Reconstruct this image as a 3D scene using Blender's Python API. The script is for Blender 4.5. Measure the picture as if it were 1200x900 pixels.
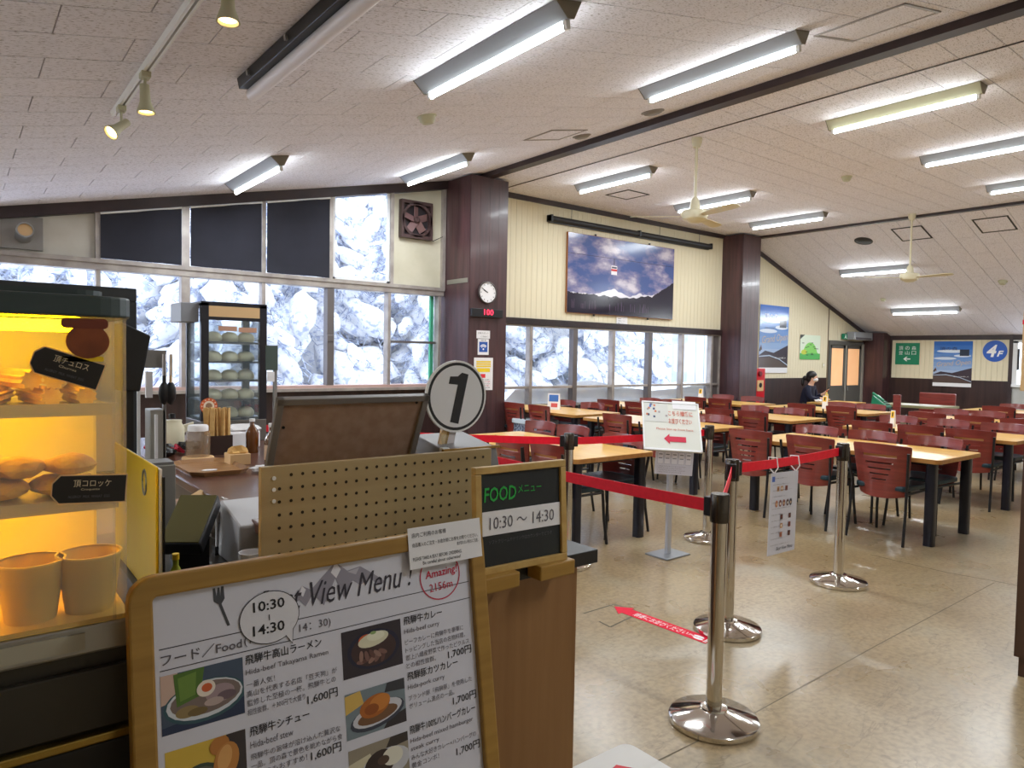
import bpy, bmesh, math, random
from mathutils import Vector, Matrix, Euler, noise
from math import sin, cos, pi, radians, hypot, atan2, tan
random.seed(7)
for _o in list(bpy.data.objects): bpy.data.objects.remove(_o)
SC = bpy.context.scene
COL = SC.collection
# ---------------------------------------------------------------- camera
FPX = 829.5; PITCH = 0.0408757; ROLL = 0.0183817; YAW = 0.6676789; HC = 1.42
FW = Vector((sin(YAW)*cos(PITCH), cos(YAW)*cos(PITCH), -sin(PITCH)))
_r0 = Vector((cos(YAW), -sin(YAW), 0)); _u0 = _r0.cross(FW)
RT = _r0*cos(ROLL) + _u0*sin(ROLL); UP = _u0*cos(ROLL) - _r0*sin(ROLL)
CP = Vector((0, 0, HC))
cd = bpy.data.cameras.new('camera'); cam = bpy.data.objects.new('camera', cd); COL.objects.link(cam)
cd.sensor_width = 36; cd.lens = FPX/1200*36; cd.clip_start = 0.05; cd.clip_end = 300
cam.matrix_world = Matrix(((RT.x, UP.x, -FW.x, 0), (RT.y, UP.y, -FW.y, 0), (RT.z, UP.z, -FW.z, HC), (0, 0, 0, 1)))
SC.camera = cam
# ---------------------------------------------------------------- world and exposure
W = bpy.data.worlds.new('overcast_sky'); SC.world = W; W.use_nodes = True
_bg = W.node_tree.nodes['Background']; _bg.inputs[0].default_value = (0.80, 0.88, 1.0, 1); _bg.inputs[1].default_value = 3.6
SC.view_settings.view_transform = 'Standard'; SC.view_settings.look = 'None'
SC.view_settings.exposure = 0.6; SC.view_settings.gamma = 1.0; SC.view_settings.use_curve_mapping = False
TUBE_L = 20.0
LAMP_W = 25.0      # downward flux of one ceiling light      # radiance of a fluorescent tube
# ---------------------------------------------------------------- measuring helpers (photo point -> point on a real plane)
def _ray(x, y): return FW + RT*((x-600)/FPX) - UP*((y-450)/FPX)
def PZ(x, y, z=0.0):
    d = _ray(x, y); return CP + d*((z-HC)/d.z)
def PY(x, y, Y):
    d = _ray(x, y); return CP + d*(Y/d.y)
def PX(x, y, X):
    d = _ray(x, y); return CP + d*(X/d.x)
# ---------------------------------------------------------------- materials
def lin(c):
    f = lambda v: v/12.92 if v <= .04045 else ((v+.055)/1.055)**2.4
    return tuple(f(v/255) for v in c[:3]) + (1,)
MATS = {}
def mat(name, c, rough=.5, metal=0, c2=None, nscale=20, namt=.5, bump=0, bscale=60, stretch=(1, 1, 1), emit=0, ecol=None, spec=.5, coat=0, trans=0, ramp=(.35, .65), detail=4):
    if name in MATS: return MATS[name]
    m = bpy.data.materials.new(name); m.use_nodes = True; nt = m.node_tree; b = nt.nodes['Principled BSDF']
    b.inputs['Base Color'].default_value = lin(c); b.inputs['Roughness'].default_value = rough; b.inputs['Metallic'].default_value = metal
    b.inputs['Specular IOR Level'].default_value = spec
    if coat: b.inputs['Coat Weight'].default_value = coat; b.inputs['Coat Roughness'].default_value = .12; b.inputs['Coat IOR'].default_value = 1.9 if coat >= 1 else 1.5
    if trans: b.inputs['Transmission Weight'].default_value = trans
    if emit:
        b.inputs['Emission Color'].default_value = lin(ecol or c); b.inputs['Emission Strength'].default_value = emit
    if c2 or bump:
        tc = nt.nodes.new('ShaderNodeTexCoord'); mp = nt.nodes.new('ShaderNodeMapping'); mp.inputs['Scale'].default_value = stretch
        nt.links.new(tc.outputs['Object'], mp.inputs['Vector'])
    if c2:
        n = nt.nodes.new('ShaderNodeTexNoise'); n.inputs['Scale'].default_value = nscale; n.inputs['Detail'].default_value = detail
        nt.links.new(mp.outputs['Vector'], n.inputs['Vector'])
        r = nt.nodes.new('ShaderNodeValToRGB'); r.color_ramp.elements[0].position = ramp[0]; r.color_ramp.elements[1].position = ramp[1]
        r.color_ramp.elements[0].color = lin(c); r.color_ramp.elements[1].color = lin(c2)
        nt.links.new(n.outputs['Fac'], r.inputs['Fac']); nt.links.new(r.outputs['Color'], b.inputs['Base Color'])
    if bump:
        n2 = nt.nodes.new('ShaderNodeTexNoise'); n2.inputs['Scale'].default_value = bscale; n2.inputs['Detail'].default_value = 4
        nt.links.new(mp.outputs['Vector'], n2.inputs['Vector'])
        bp = nt.nodes.new('ShaderNodeBump'); bp.inputs['Strength'].default_value = bump; bp.inputs['Distance'].default_value = .01
        nt.links.new(n2.outputs['Fac'], bp.inputs['Height']); nt.links.new(bp.outputs['Normal'], b.inputs['Normal'])
    MATS[name] = m; return m
def wood(name, c, c2, grain=(30, 30, 2), rough=.45, coat=0, spec=.5):
    return mat(name, c, rough, c2=c2, nscale=1, stretch=grain, detail=6, coat=coat, ramp=(.3, .7), spec=spec)
def glass(name, tint=(1, 1, 1), refl=.07, rough=.0, fog=0, fogcol=(255, 255, 255)):
    m = bpy.data.materials.new(name); m.use_nodes = True; nt = m.node_tree; nt.nodes.clear()
    out = nt.nodes.new('ShaderNodeOutputMaterial'); tr = nt.nodes.new('ShaderNodeBsdfTransparent'); gl = nt.nodes.new('ShaderNodeBsdfGlossy')
    tr.inputs[0].default_value = tint + (1,); gl.inputs['Roughness'].default_value = rough
    mx = nt.nodes.new('ShaderNodeMixShader'); mx.inputs[0].default_value = refl
    nt.links.new(tr.outputs[0], mx.inputs[1]); nt.links.new(gl.outputs[0], mx.inputs[2]); last = mx
    if fog:
        df = nt.nodes.new('ShaderNodeBsdfDiffuse'); df.inputs[0].default_value = lin(fogcol); m2 = nt.nodes.new('ShaderNodeMixShader'); m2.inputs[0].default_value = fog
        nt.links.new(mx.outputs[0], m2.inputs[1]); nt.links.new(df.outputs[0], m2.inputs[2]); last = m2
    nt.links.new(last.outputs[0], out.inputs[0]); return m
M = {}
def defmats():
    M['ceil_base'] = mat('ceiling_joint', (70, 64, 66), .9)
    M['trim'] = mat('dark_trim_wood', (44, 33, 36), .45, c2=(58, 42, 44), nscale=1, stretch=(4, 4, 4))
    M['pillar'] = wood('pillar_panel_wood', (56, 37, 40), (82, 53, 55), (14, 14, 1.2), .4, coat=.12)
    M['wains'] = wood('wainscot_wood', (40, 27, 27), (62, 42, 40), (14, 14, 1.2), .35, coat=.2)
    M['cream'] = mat('cream_panel', (226, 216, 188), .6, c2=(216, 205, 176), nscale=1, stretch=(8, 8, .6))
    M['cream_back'] = mat('cream_groove', (170, 160, 128), .8)
    M['grey_wall'] = mat('grey_wall', (188, 190, 188), .7, c2=(178, 180, 178), nscale=3)
    M['wall_plain'] = mat('plain_cream_wall', (222, 216, 200), .7, c2=(212, 206, 190), nscale=2)
    M['alu'] = mat('aluminium_frame', (176, 168, 162), .4, .35, c2=(150, 142, 138), nscale=6)
    M['alu_dk'] = mat('dark_aluminium', (110, 104, 104), .4, .4)
    M['white_frame'] = mat('white_frame', (232, 234, 236), .45)
    M['glass'] = glass('window_glass', (.97, .985, 1.0), .05)
    M['acryl'] = glass('clear_acrylic', (.98, .98, .98), .06, .02)
    M['acryl_veil'] = glass('acrylic_reflection_veil', (.98, .97, .95), .05, .1, fog=.11, fogcol=(214, 206, 196))  # grey diffuse mixed in paints the veil reflected on the case front
    M['cab_glass'] = glass('cabinet_glass', (.95, .98, 1.0), .07, .02, fog=.05, fogcol=(215, 235, 245))
    M['blind'] = mat('black_blind', (34, 35, 46), .85, c2=(42, 43, 56), nscale=2)
    M['steel'] = mat('polished_steel', (216, 212, 206), .10, 1)
    M['steel_br'] = mat('brushed_steel', (170, 170, 168), .32, 1)
    M['black'] = mat('black_paint', (22, 22, 26), .4)
    M['black_s'] = mat('black_satin', (28, 28, 33), .55)
    M['table_leg'] = mat('black_table_leg', (20, 21, 34), .3)
    M['navy'] = mat('navy_cloth', (22, 26, 52), .9, c2=(28, 33, 64), nscale=30)
    M['red'] = mat('red_belt', (250, 12, 48), .5, c2=(240, 8, 42), nscale=40)
    M['white'] = mat('white_plastic', (235, 235, 235), .4)
    M['paper'] = mat('white_paper', (232, 230, 232), .7)
    M['paper_gl'] = mat('laminated_paper', (214, 214, 226), .2)
    M['ink'] = mat('black_ink', (30, 28, 34), .7)
    M['ink_grey'] = mat('grey_ink', (96, 92, 100), .7)
    M['ink_red'] = mat('red_ink', (196, 36, 66), .7)
    M['ink_white'] = mat('white_ink', (240, 240, 240), .7)
    M['ink_green'] = mat('green_chalk', (46, 170, 70), .8)
    M['chair_wood'] = wood('mahogany_ply', (112, 40, 34), (142, 56, 46), (3, 3, 40), .34, coat=.55)
    M['slot_edge'] = M['chair_wood']
    M['seat'] = mat('dark_teal_vinyl', (24, 52, 62), .42, c2=(20, 44, 54), nscale=20)
    M['table_top'] = wood('pale_table_wood', (234, 188, 100), (214, 164, 74), (30, 2, 30), .3, coat=.2)
    M['table_edge'] = wood('table_edge_wood', (178, 128, 66), (160, 110, 52), (30, 2, 30), .4)
    M['oak'] = wood('golden_oak', (170, 130, 58), (146, 108, 42), (40, 40, 3), .42)
    M['oak_h'] = wood('golden_oak_h', (170, 130, 58), (146, 108, 42), (3, 40, 40), .42)
    M['podium'] = wood('podium_veneer', (150, 110, 68), (134, 94, 56), (22, 22, 1.5), .4)
    M['peg'] = wood('peg_panel_ply', (182, 160, 116), (168, 144, 100), (2, 20, 20), .5)
    M['hole'] = mat('hole_dark', (52, 40, 26), .9)
    M['brown_back'] = mat('brown_hardboard', (164, 136, 118), .7, c2=(150, 120, 102), nscale=30)
    M['chalk'] = mat('chalkboard_black', (24, 26, 30), .6, c2=(32, 38, 38), nscale=6)
    M['counter'] = wood('brown_counter', (104, 66, 50), (88, 54, 42), (2, 20, 20), .3, coat=.3)
    M['tray'] = wood('brown_tray', (176, 132, 88), (140, 100, 64), (3, 26, 26), .35)
    M['dkcab'] = mat('dark_cabinet', (44, 40, 34), .35, c2=(52, 48, 40), nscale=4)
    M['lid'] = mat('dark_green_lid', (58, 72, 74), .4)
    M['snow'] = mat('snow', (246, 248, 252), .8, c2=(232, 238, 250), nscale=3, bump=.5, bscale=8)
    M['snow_tree'] = mat('snowy_branches', (186, 196, 224), .85, c2=(250, 251, 255), nscale=11, detail=10, ramp=(.36, .47), bump=.8, bscale=14)
    M['bark'] = mat('frosted_bark', (222, 226, 238), .9, c2=(244, 246, 250), nscale=6)
    M['twig'] = mat('rimed_twig', (120, 130, 160), .9, c2=(214, 222, 240), nscale=12)
    M['green'] = mat('green_frame', (60, 160, 120), .5)
    M['tube_off'] = mat('white_enamel', (240, 236, 244), .4)
    M['enamel'] = mat('grey_white_enamel', (150, 153, 160), .45)
    M['enamel_y'] = mat('yellowed_enamel', (190, 188, 160), .45)
    M['fan'] = mat('cream_enamel', (216, 208, 180), .4)
    M['tube'] = mat('lit_tube', (255, 255, 255), .5, emit=TUBE_L, ecol=(242, 251, 250))
    M['skin'] = mat('skin', (226, 180, 154), .55)
    M['hair'] = mat('black_hair', (20, 16, 18), .45)
    M['coat'] = mat('navy_coat', (20, 24, 48), .85)
    M['yellow'] = mat('yellow_card', (255, 216, 36), .5, c2=(252, 206, 24), nscale=4)
    M['fried'] = mat('fried_crust', (236, 190, 76), .7, c2=(206, 146, 46), nscale=26, bump=.6, bscale=70)
    M['churro'] = mat('churro_dough', (242, 206, 96), .6, c2=(224, 172, 60), nscale=20, bump=.4)
    M['cup'] = mat('paper_cup', (224, 192, 104), .6)
    M['cup_in'] = mat('paper_cup_inside', (250, 214, 110), .6)
    M['bun'] = mat('steamed_bun', (244, 234, 196), .6, c2=(238, 224, 178), nscale=9)
    M['bottle'] = mat('amber_glass', (96, 52, 12), .12, coat=.5)
    M['orange_pane'] = mat('orange_glow_pane', (238, 184, 138), .6, c2=(246, 200, 160), nscale=1.2, emit=.32, ecol=(244, 176, 116))  # weak emission gives the door panes their lit look, no lamp behind
    M['tan'] = mat('tan_card', (222, 184, 134), .7)
    M['tag'] = mat('black_tag', (30, 24, 20), .5)
    M['brown'] = mat('brown_print', (146, 74, 34), .6, c2=(120, 58, 26), nscale=18)
    M['green_sign'] = mat('green_sign', (16, 128, 92), .5)
    M['blue_sign'] = mat('blue_sign', (34, 88, 186), .45)
    M['led'] = mat('red_led', (255, 60, 90), .5, emit=2.2, ecol=(255, 40, 70))
    M['bulb'] = mat('warm_bulb', (255, 236, 200), .5, emit=7, ecol=(255, 206, 140))
    M['phone_green'] = mat('green_phone', (16, 122, 84), .4)
    M['hyd'] = mat('hydrant_red', (206, 20, 38), .4)
defmats()
def ceiling_mat():
    m = bpy.data.materials.new('rockwool_ceiling_board'); m.use_nodes = True; nt = m.node_tree; b = nt.nodes['Principled BSDF']; b.inputs['Roughness'].default_value = .9
    tc = nt.nodes.new('ShaderNodeNewGeometry'); mp = nt.nodes.new('ShaderNodeMapping'); mp.inputs['Scale'].default_value = (44, 150, 44)
    nt.links.new(tc.outputs['Position'], mp.inputs['Vector'])
    n = nt.nodes.new('ShaderNodeTexNoise'); n.inputs['Scale'].default_value = 1; n.inputs['Detail'].default_value = 3; n.inputs['Roughness'].default_value = .6
    nt.links.new(mp.outputs['Vector'], n.inputs['Vector'])
    r = nt.nodes.new('ShaderNodeValToRGB'); e = r.color_ramp.elements; e[0].position = .335; e[1].position = .45; e[0].color = lin((164, 156, 162)); e[1].color = lin((236, 233, 243))
    nt.links.new(n.outputs['Fac'], r.inputs['Fac']); nt.links.new(r.outputs['Color'], b.inputs['Base Color'])
    return m
M['ceil'] = ceiling_mat()
def floor_mat():
    m = bpy.data.materials.new('polished_concrete'); m.use_nodes = True; nt = m.node_tree; b = nt.nodes['Principled BSDF']
    tc = nt.nodes.new('ShaderNodeTexCoord')
    def nz(s, d, dist=0, st=(1, 1, 1)):
        mp = nt.nodes.new('ShaderNodeMapping'); mp.inputs['Scale'].default_value = st; nt.links.new(tc.outputs['Object'], mp.inputs['Vector'])
        n = nt.nodes.new('ShaderNodeTexNoise'); n.inputs['Scale'].default_value = s; n.inputs['Detail'].default_value = d; n.inputs['Distortion'].default_value = dist
        nt.links.new(mp.outputs['Vector'], n.inputs['Vector']); return n
    def ramp(n, p0, c0, p1, c1):
        r = nt.nodes.new('ShaderNodeValToRGB'); e = r.color_ramp.elements; e[0].position = p0; e[1].position = p1; e[0].color = c0; e[1].color = c1
        nt.links.new(n.outputs['Fac'], r.inputs['Fac']); return r
    def mix(t, f, a, c):
        x = nt.nodes.new('ShaderNodeMixRGB'); x.blend_type = t
        if isinstance(f, float): x.inputs[0].default_value = f
        else: nt.links.new(f.outputs[0], x.inputs[0])
        nt.links.new(a.outputs[0], x.inputs[1]); nt.links.new(c.outputs[0], x.inputs[2]); return x
    base = ramp(nz(.9, 6, .4), .3, lin((150, 126, 90)), .66, lin((170, 148, 112)))
    fine = ramp(nz(38, 6), .3, lin((170, 168, 160)), .6, lin((255, 255, 255)))
    pale = ramp(nz(1.1, 6, .8), .5, (0, 0, 0, 1), .78, (.5, .5, .5, 1))
    palec = nt.nodes.new('ShaderNodeRGB'); palec.outputs[0].default_value = lin((164, 162, 146))
    spots = ramp(nz(14, 3, 0, (1, 1, 1)), .2, lin((150, 138, 116)), .32, lin((255, 255, 255)))
    c = mix('MULTIPLY', .6, base, fine); c = mix('MIX', pale, c, palec); c = mix('MULTIPLY', .8, c, spots)
    # hairline scratches
    scr = ramp(nz(1.6, 8, 1.0, (1, 4, 1)), .494, (1, 1, 1, 1), .506, (1, 1, 1, 1)); _q = scr.color_ramp.elements.new(.5); _q.color = lin((170, 160, 140))
    c = mix('MULTIPLY', .6, c, scr)
    nt.links.new(c.outputs[0], b.inputs['Base Color'])
    rr = ramp(nz(2.2, 5, .5), .3, (.26, .26, .26, 1), .7, (.34, .34, .34, 1)); nt.links.new(rr.outputs[0], b.inputs['Roughness'])
    bp = nt.nodes.new('ShaderNodeBump'); bp.inputs['Strength'].default_value = .04; bp.inputs['Distance'].default_value = .02
    n3 = nz(5, 3); nt.links.new(n3.outputs['Fac'], bp.inputs['Height']); nt.links.new(bp.outputs['Normal'], b.inputs['Normal'])
    b.inputs['Coat Weight'].default_value = .3; b.inputs['Coat Roughness'].default_value = .18
    return m
M['floor'] = floor_mat()
# ---------------------------------------------------------------- object helpers
def tag(o, label=None, cat=None, group=None, kind=None):
    if label: o['label'] = label
    if cat: o['category'] = cat
    if group: o['group'] = group
    if kind: o['kind'] = kind
    return o
def thing(name, loc, label, cat, group=None, rz=0):
    o = bpy.data.objects.new(name, None); COL.objects.link(o); o.location = loc; o.rotation_euler = (0, 0, rz); o.empty_display_size = .1
    return tag(o, label, cat, group)
def link(name, me, parent=None, loc=None):
    o = bpy.data.objects.new(name, me); COL.objects.link(o)
    if parent is not None: o.parent = parent
    if loc is not None: o.location = loc
    return o
class MB:
    """collects geometry; origin is subtracted when built"""
    def __init__(s, origin=(0, 0, 0)):
        s.v = []; s.f = []; s.mi = []; s.cur = 0; s.o = Vector(origin)
    def add(s, vs, fs):
        k = len(s.v); s.v += [Vector(p) for p in vs]; s.f += [tuple(i+k for i in f) for f in fs]; s.mi += [s.cur]*len(fs); return s
    def box(s, x0, x1, y0, y1, z0, z1):
        return s.add([(x0, y0, z0), (x1, y0, z0), (x1, y1, z0), (x0, y1, z0), (x0, y0, z1), (x1, y0, z1), (x1, y1, z1), (x0, y1, z1)],
                     [(0, 3, 2, 1), (4, 5, 6, 7), (0, 1, 5, 4), (1, 2, 6, 5), (2, 3, 7, 6), (3, 0, 4, 7)])
    def hexa(s, p):   # 8 points: bottom loop, top loop
        return s.add(p, [(0, 3, 2, 1), (4, 5, 6, 7), (0, 1, 5, 4), (1, 2, 6, 5), (2, 3, 7, 6), (3, 0, 4, 7)])
    def obox(s, c, sx, sy, sz, R):
        c = Vector(c); pts = []
        for z in (-.5, .5):
            for x, y in ((-.5, -.5), (.5, -.5), (.5, .5), (-.5, .5)): pts.append(c + R @ Vector((x*sx, y*sy, z*sz)))
        return s.hexa(pts)
    def prism(s, poly, ax, a, b):  # poly in the two other axes, extruded along ax from a to b
        def P(u, v, w): return (w, u, v) if ax == 'x' else (u, w, v) if ax == 'y' else (u, v, w)
        n = len(poly); vs = [P(u, v, a) for u, v in poly] + [P(u, v, b) for u, v in poly]
        fs = [tuple(range(n))[::-1], tuple(range(n, 2*n))] + [(i, (i+1) % n, n+(i+1) % n, n+i) for i in range(n)]
        if ax == 'y': fs = [f[::-1] for f in fs]
        return s.add(vs, fs)
    def tube(s, pts, r, n=8, cap=True):
        pts = [Vector(p) for p in pts]; rs = r if isinstance(r, (list, tuple)) else [r]*len(pts); vs = []; fs = []
        up = None
        for i, p in enumerate(pts):
            t = (pts[min(i+1, len(pts)-1)] - pts[max(i-1, 0)]).normalized()
            if up is None:
                up = Vector((0, 0, 1)) if abs(t.z) < .9 else Vector((1, 0, 0))
            a = t.cross(up).normalized(); up = a.cross(t).normalized()
            for k in range(n): vs.append(p + (a*cos(2*pi*k/n) + up*sin(2*pi*k/n))*rs[i])
        for i in range(len(pts)-1):
            for k in range(n): fs.append((i*n+k, i*n+(k+1) % n, (i+1)*n+(k+1) % n, (i+1)*n+k))
        if cap: fs.append(tuple(range(n))[::-1]); fs.append(tuple(range((len(pts)-1)*n, len(pts)*n)))
        fs = [f[::-1] for f in fs]
        return s.add(vs, fs)
    def lathe(s, prof, c=(0, 0, 0), n=24, ax=None, cap=True):
        R = Vector((0, 0, 1)).rotation_difference(Vector(ax)).to_matrix() if ax else Matrix.Identity(3); c = Vector(c)
        vs = []; fs = []
        for (r, z) in prof:
            for k in range(n): vs.append(c + R @ Vector((r*cos(2*pi*k/n), r*sin(2*pi*k/n), z)))
        for i in range(len(prof)-1):
            for k in range(n): fs.append((i*n+k, i*n+(k+1) % n, (i+1)*n+(k+1) % n, (i+1)*n+k))
        if cap: fs.append(tuple(range(n))[::-1]); fs.append(tuple(range((len(prof)-1)*n, len(prof)*n)))
        return s.add(vs, fs)
    def blob(s, c, rx, ry, rz, sub=2, amp=0, fs=2.0, R=None, seed=0):
        bm = bmesh.new(); bmesh.ops.create_icosphere(bm, subdivisions=sub, radius=1); c = Vector(c)
        vs = []
        for v in bm.verts:
            p = v.co.copy(); k = 1 + (amp*noise.noise(p*fs + Vector((seed*3.7, seed*1.3, seed*.7))) if amp else 0)
            q = Vector((p.x*rx*k, p.y*ry*k, p.z*rz*k)); vs.append(c + (R @ q if R else q))
        fc = [tuple(v.index for v in f.verts) for f in bm.faces]; bm.free(); return s.add(vs, fc)
    def flat(s, pts, z=0):  # polygon in xy at z
        return s.add([(x, y, z) for x, y in pts], [tuple(range(len(pts)))])
    def build(s, name, m, parent=None, loc=None, bevel=0, smooth=False, seg=2, kind=None, fix=False, sharp=True):
        me = bpy.data.meshes.new(name); me.from_pydata([p - s.o for p in s.v], [], s.f)
        ms = m if isinstance(m, (list, tuple)) else [m]
        for q in ms: me.materials.append(q)
        if len(ms) > 1: me.polygons.foreach_set('material_index', s.mi)
        if bevel or fix:
            bm = bmesh.new(); bm.from_mesh(me)
            if fix: bmesh.ops.recalc_face_normals(bm, faces=bm.faces)
            if bevel:
                es = [e for e in bm.edges if len(e.link_faces) == 2 and e.calc_face_angle(0) > .6]
                bmesh.ops.bevel(bm, geom=es, offset=bevel, segments=seg, affect='EDGES', profile=.5, clamp_overlap=True)
            bm.to_mesh(me); bm.free()
        if smooth:
            me.polygons.foreach_set('use_smooth', [True]*len(me.polygons))
            try: sharp and me.set_sharp_from_angle(angle=radians(38))
            except Exception: pass
        me.update(); o = link(name, me, parent, loc)
        if kind: o['kind'] = kind
        return o
def struct(name, mb, m, **k):
    o = mb.build(name, m, **k); o['kind'] = 'structure'; return o
def copy_tree(o, parent=None):
    c = o.copy(); COL.objects.link(c); c.parent = parent
    for ch in list(o.children): copy_tree(ch, c)
    return c
RZ90X = Matrix.Identity(3)
FACE_NY = Matrix(((1, 0, 0), (0, 0, -1), (0, 1, 0)))          # sign frame facing -Y: x->X, y->Z, z->-Y
FACE_NX = Matrix(((0, 0, -1), (-1, 0, 0), (0, 1, 0)))         # sign frame facing -X: x->-Y, y->Z
def frame_obj(name, R, origin, label, cat, group=None):
    o = thing(name, origin, label, cat, group); o.rotation_euler = R.to_euler(); return o
def text(s, x, y, w, h, m, parent, z=.0012, bold=0, shear=0, name='lettering', rot=0, ext=.0002):
    """text fitted into the box with lower-left (x, y), width w, height h of the parent's xy plane"""
    cu = bpy.data.curves.new('t', 'FONT'); cu.body = s; cu.size = 1; cu.shear = shear; cu.offset = bold; cu.resolution_u = 2; cu.extrude = 0
    o = bpy.data.objects.new('t', cu); COL.objects.link(o)
    me = bpy.data.meshes.new_from_object(o.evaluated_get(bpy.context.evaluated_depsgraph_get()))
    bpy.data.objects.remove(o); bpy.data.curves.remove(cu)
    if not len(me.vertices): return None
    xs = [v.co.x for v in me.vertices]; ys = [v.co.y for v in me.vertices]; x0, x1, y0, y1 = min(xs), max(xs), min(ys), max(ys)
    sx = w/(x1-x0) if w else h/(y1-y0); sy = h/(y1-y0) if h else sx
    for v in me.vertices:
        px = (v.co.x-x0)*sx; py = (v.co.y-y0)*sy
        if rot: px, py = px*cos(rot)-py*sin(rot), px*sin(rot)+py*cos(rot)
        v.co = (x+px, y+py, z)
    me.materials.clear(); me.materials.append(m); me.name = name
    return link(name, me, parent)
def ell(cx, cy, rx, ry, n=20, a0=0, a1=2*pi, rot=0):
    full = abs(a1-a0-2*pi) < 1e-6; N = n if full else n+1; out = []
    for i in range(N):
        t = a0+(a1-a0)*i/n; x = rx*cos(t); y = ry*sin(t); out.append((cx+x*cos(rot)-y*sin(rot), cy+x*sin(rot)+y*cos(rot)))
    return out
def rect(x0, x1, y0, y1): return [(x0, y0), (x1, y0), (x1, y1), (x0, y1)]
_pm = {}
def pm(c, rough=.6):
    k = (c, rough)
    if k not in _pm: _pm[k] = mat('print_%d_%d_%d_%d' % (c+(int(rough*100),)), c, rough)
    return _pm[k]
def flat_print(name, shapes, parent, z=.001, dz=.00025, rough=.6):
    """flat printed artwork: list of (polygon, colour) drawn one above the other"""
    mb = MB(); ms = []; idx = {}
    for i, (poly, c) in enumerate(shapes):
        if c not in idx: idx[c] = len(ms); ms.append(pm(c, rough))
        mb.cur = idx[c]
        a = sum(poly[k][0]*poly[(k+1) % len(poly)][1]-poly[(k+1) % len(poly)][0]*poly[k][1] for k in range(len(poly)))
        mb.flat(poly if a > 0 else poly[::-1], z+dz*i)
    return mb.build(name, ms, parent)
def rrect(x0, x1, y0, y1, r, n=5):
    out = []
    for cx, cy, a in ((x1-r, y0+r, -pi/2), (x1-r, y1-r, 0), (x0+r, y1-r, pi/2), (x0+r, y0+r, pi)):
        for i in range(n+1): t = a+pi/2*i/n; out.append((cx+r*cos(t), cy+r*sin(t)))
    return out
# ================================================================ THE ROOM
YW = 8.4; XE = 17.97; X0 = -3.0; Y0 = -3.0
SL = .2126; SR = .325
def zL(x): return 2.665 + SL*x
def zR(x): return 3.83 - SR*(x-12.5)
ZF = 3.83
fl = struct('floor', MB().box(X0-.2, XE+.2, Y0-.2, YW+.2, -.12, 0), M['floor'])
def floor_line(name, pts, w, m):
    mb = MB(); pts = [Vector((p[0], p[1], 0)) for p in pts]
    for a, b in zip(pts[:-1], pts[1:]):
        d = (b-a).normalized(); n = Vector((-d.y, d.x, 0))*w/2
        q = [a-n, b-n, b+n, a+n]; mb.add([(p.x, p.y, .0006) for p in q], [(0, 1, 2, 3)])
    return mb.build(name, m, fl)
joint = mat('floor_joint', (112, 100, 80), .8)
crackm = mat('floor_crack', (92, 84, 68), .8)
patch = [PZ(*q) for q in ((684, 719), (720, 708), (750, 718), (715, 735))]
for i in range(4):
    a, b = patch[i], patch[(i+1) % 4]
    floor_line('floor_patch_joint', [a, a+(b-a)*.4, a+(b-a)*.42, b][:2] if i == 3 else [a, b], .012, crackm)
floor_line('floor_joint', [PZ(770, 892), PZ(880, 838), PZ(1030, 755), PZ(1165, 683)], .006, joint)
floor_line('floor_crack', [PZ(1020, 650), PZ(1062, 660), PZ(1110, 671), PZ(1160, 680), PZ(1196, 687)], .009, crackm)
# ---- ceilings (three planes) with their boards
def ceil_slab(name, xa, za, xb, zb):
    return struct(name, MB().hexa([(xa, Y0-.2, za), (xb, Y0-.2, zb), (xb, YW+.3, zb), (xa, YW+.3, za), (xa, Y0-.2, za+.2), (xb, Y0-.2, zb+.2), (xb, YW+.3, zb+.2), (xa, YW+.3, za+.2)]), M['ceil_base'])
cl_l = ceil_slab('ceiling', X0-.2, zL(X0-.2)+.012, 5.70, zL(5.70)+.012)
cl_f = ceil_slab('ceiling.001', 5.70, ZF+.012, 12.46, ZF+.012)
cl_r = ceil_slab('ceiling.002', 12.46, zR(12.46)+.012, XE+.2, zR(XE+.2)+.012)
BW, BL = .32, .64
_board = MB().box(-BL/2+.0015, BL/2-.0015, -BW/2+.0015, BW/2-.0015, -.006, .006)
_bme = None
def boards(parent, xa, xb, zfun, ang, ymin, step):
    global _bme
    j = 0; y = YW - BW/2
    while y > ymin:
        x = xa + step/2 - (step/2 if j % 2 else 0)
        while x < xb + step/2 - .01:
            lo = max(x-step/2, xa); hi = min(x+step/2, xb)
            if hi-lo > .03:
                if hi-lo < step-.01:
                    L = (hi-lo)/cos(ang); key = ('b', round(L, 3))
                    if key not in _bcache: _bcache[key] = mesh_box(L)
                    me = _bcache[key]
                else: me = _bcache['full']
                xc = (lo+hi)/2; o = link('ceiling_board', me, parent, (xc, y, zfun(xc)+.006)); o.rotation_euler = (0, -ang, 0)
            x += step
        y -= BW; j += 1
    return y + BW/2
def mesh_box(L):
    mb = MB().box(-L/2+.003, L/2-.003, -BW/2+.003, BW/2-.003, -.006, .006)
    me = bpy.data.meshes.new('ceiling_board'); me.from_pydata(mb.v, [], mb.f); me.materials.append(M['ceil']); return me
_bcache = {'full': mesh_box(BL)}
aL = math.atan(SL); aR = -math.atan(SR)
yb = boards(cl_l, -.6, 5.65, zL, aL, 1.3, BL*cos(aL))
yb2 = boards(cl_f, 5.77, 12.40, lambda x: ZF, 0, 1.3, BL)
yb3 = boards(cl_r, 12.50, XE, zR, aR, 1.3, BL*cos(aR))
def ceil_rest(parent, x0, x1, y0, y1, zf):
    o = MB().add([(x0, y0, zf(x0)), (x0, y1, zf(x0)), (x1, y1, zf(x1)), (x1, y0, zf(x1))], [(0, 1, 2, 3)]).build('ceiling_boards_behind', M['ceil'], parent, kind='stuff'); return o
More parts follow.
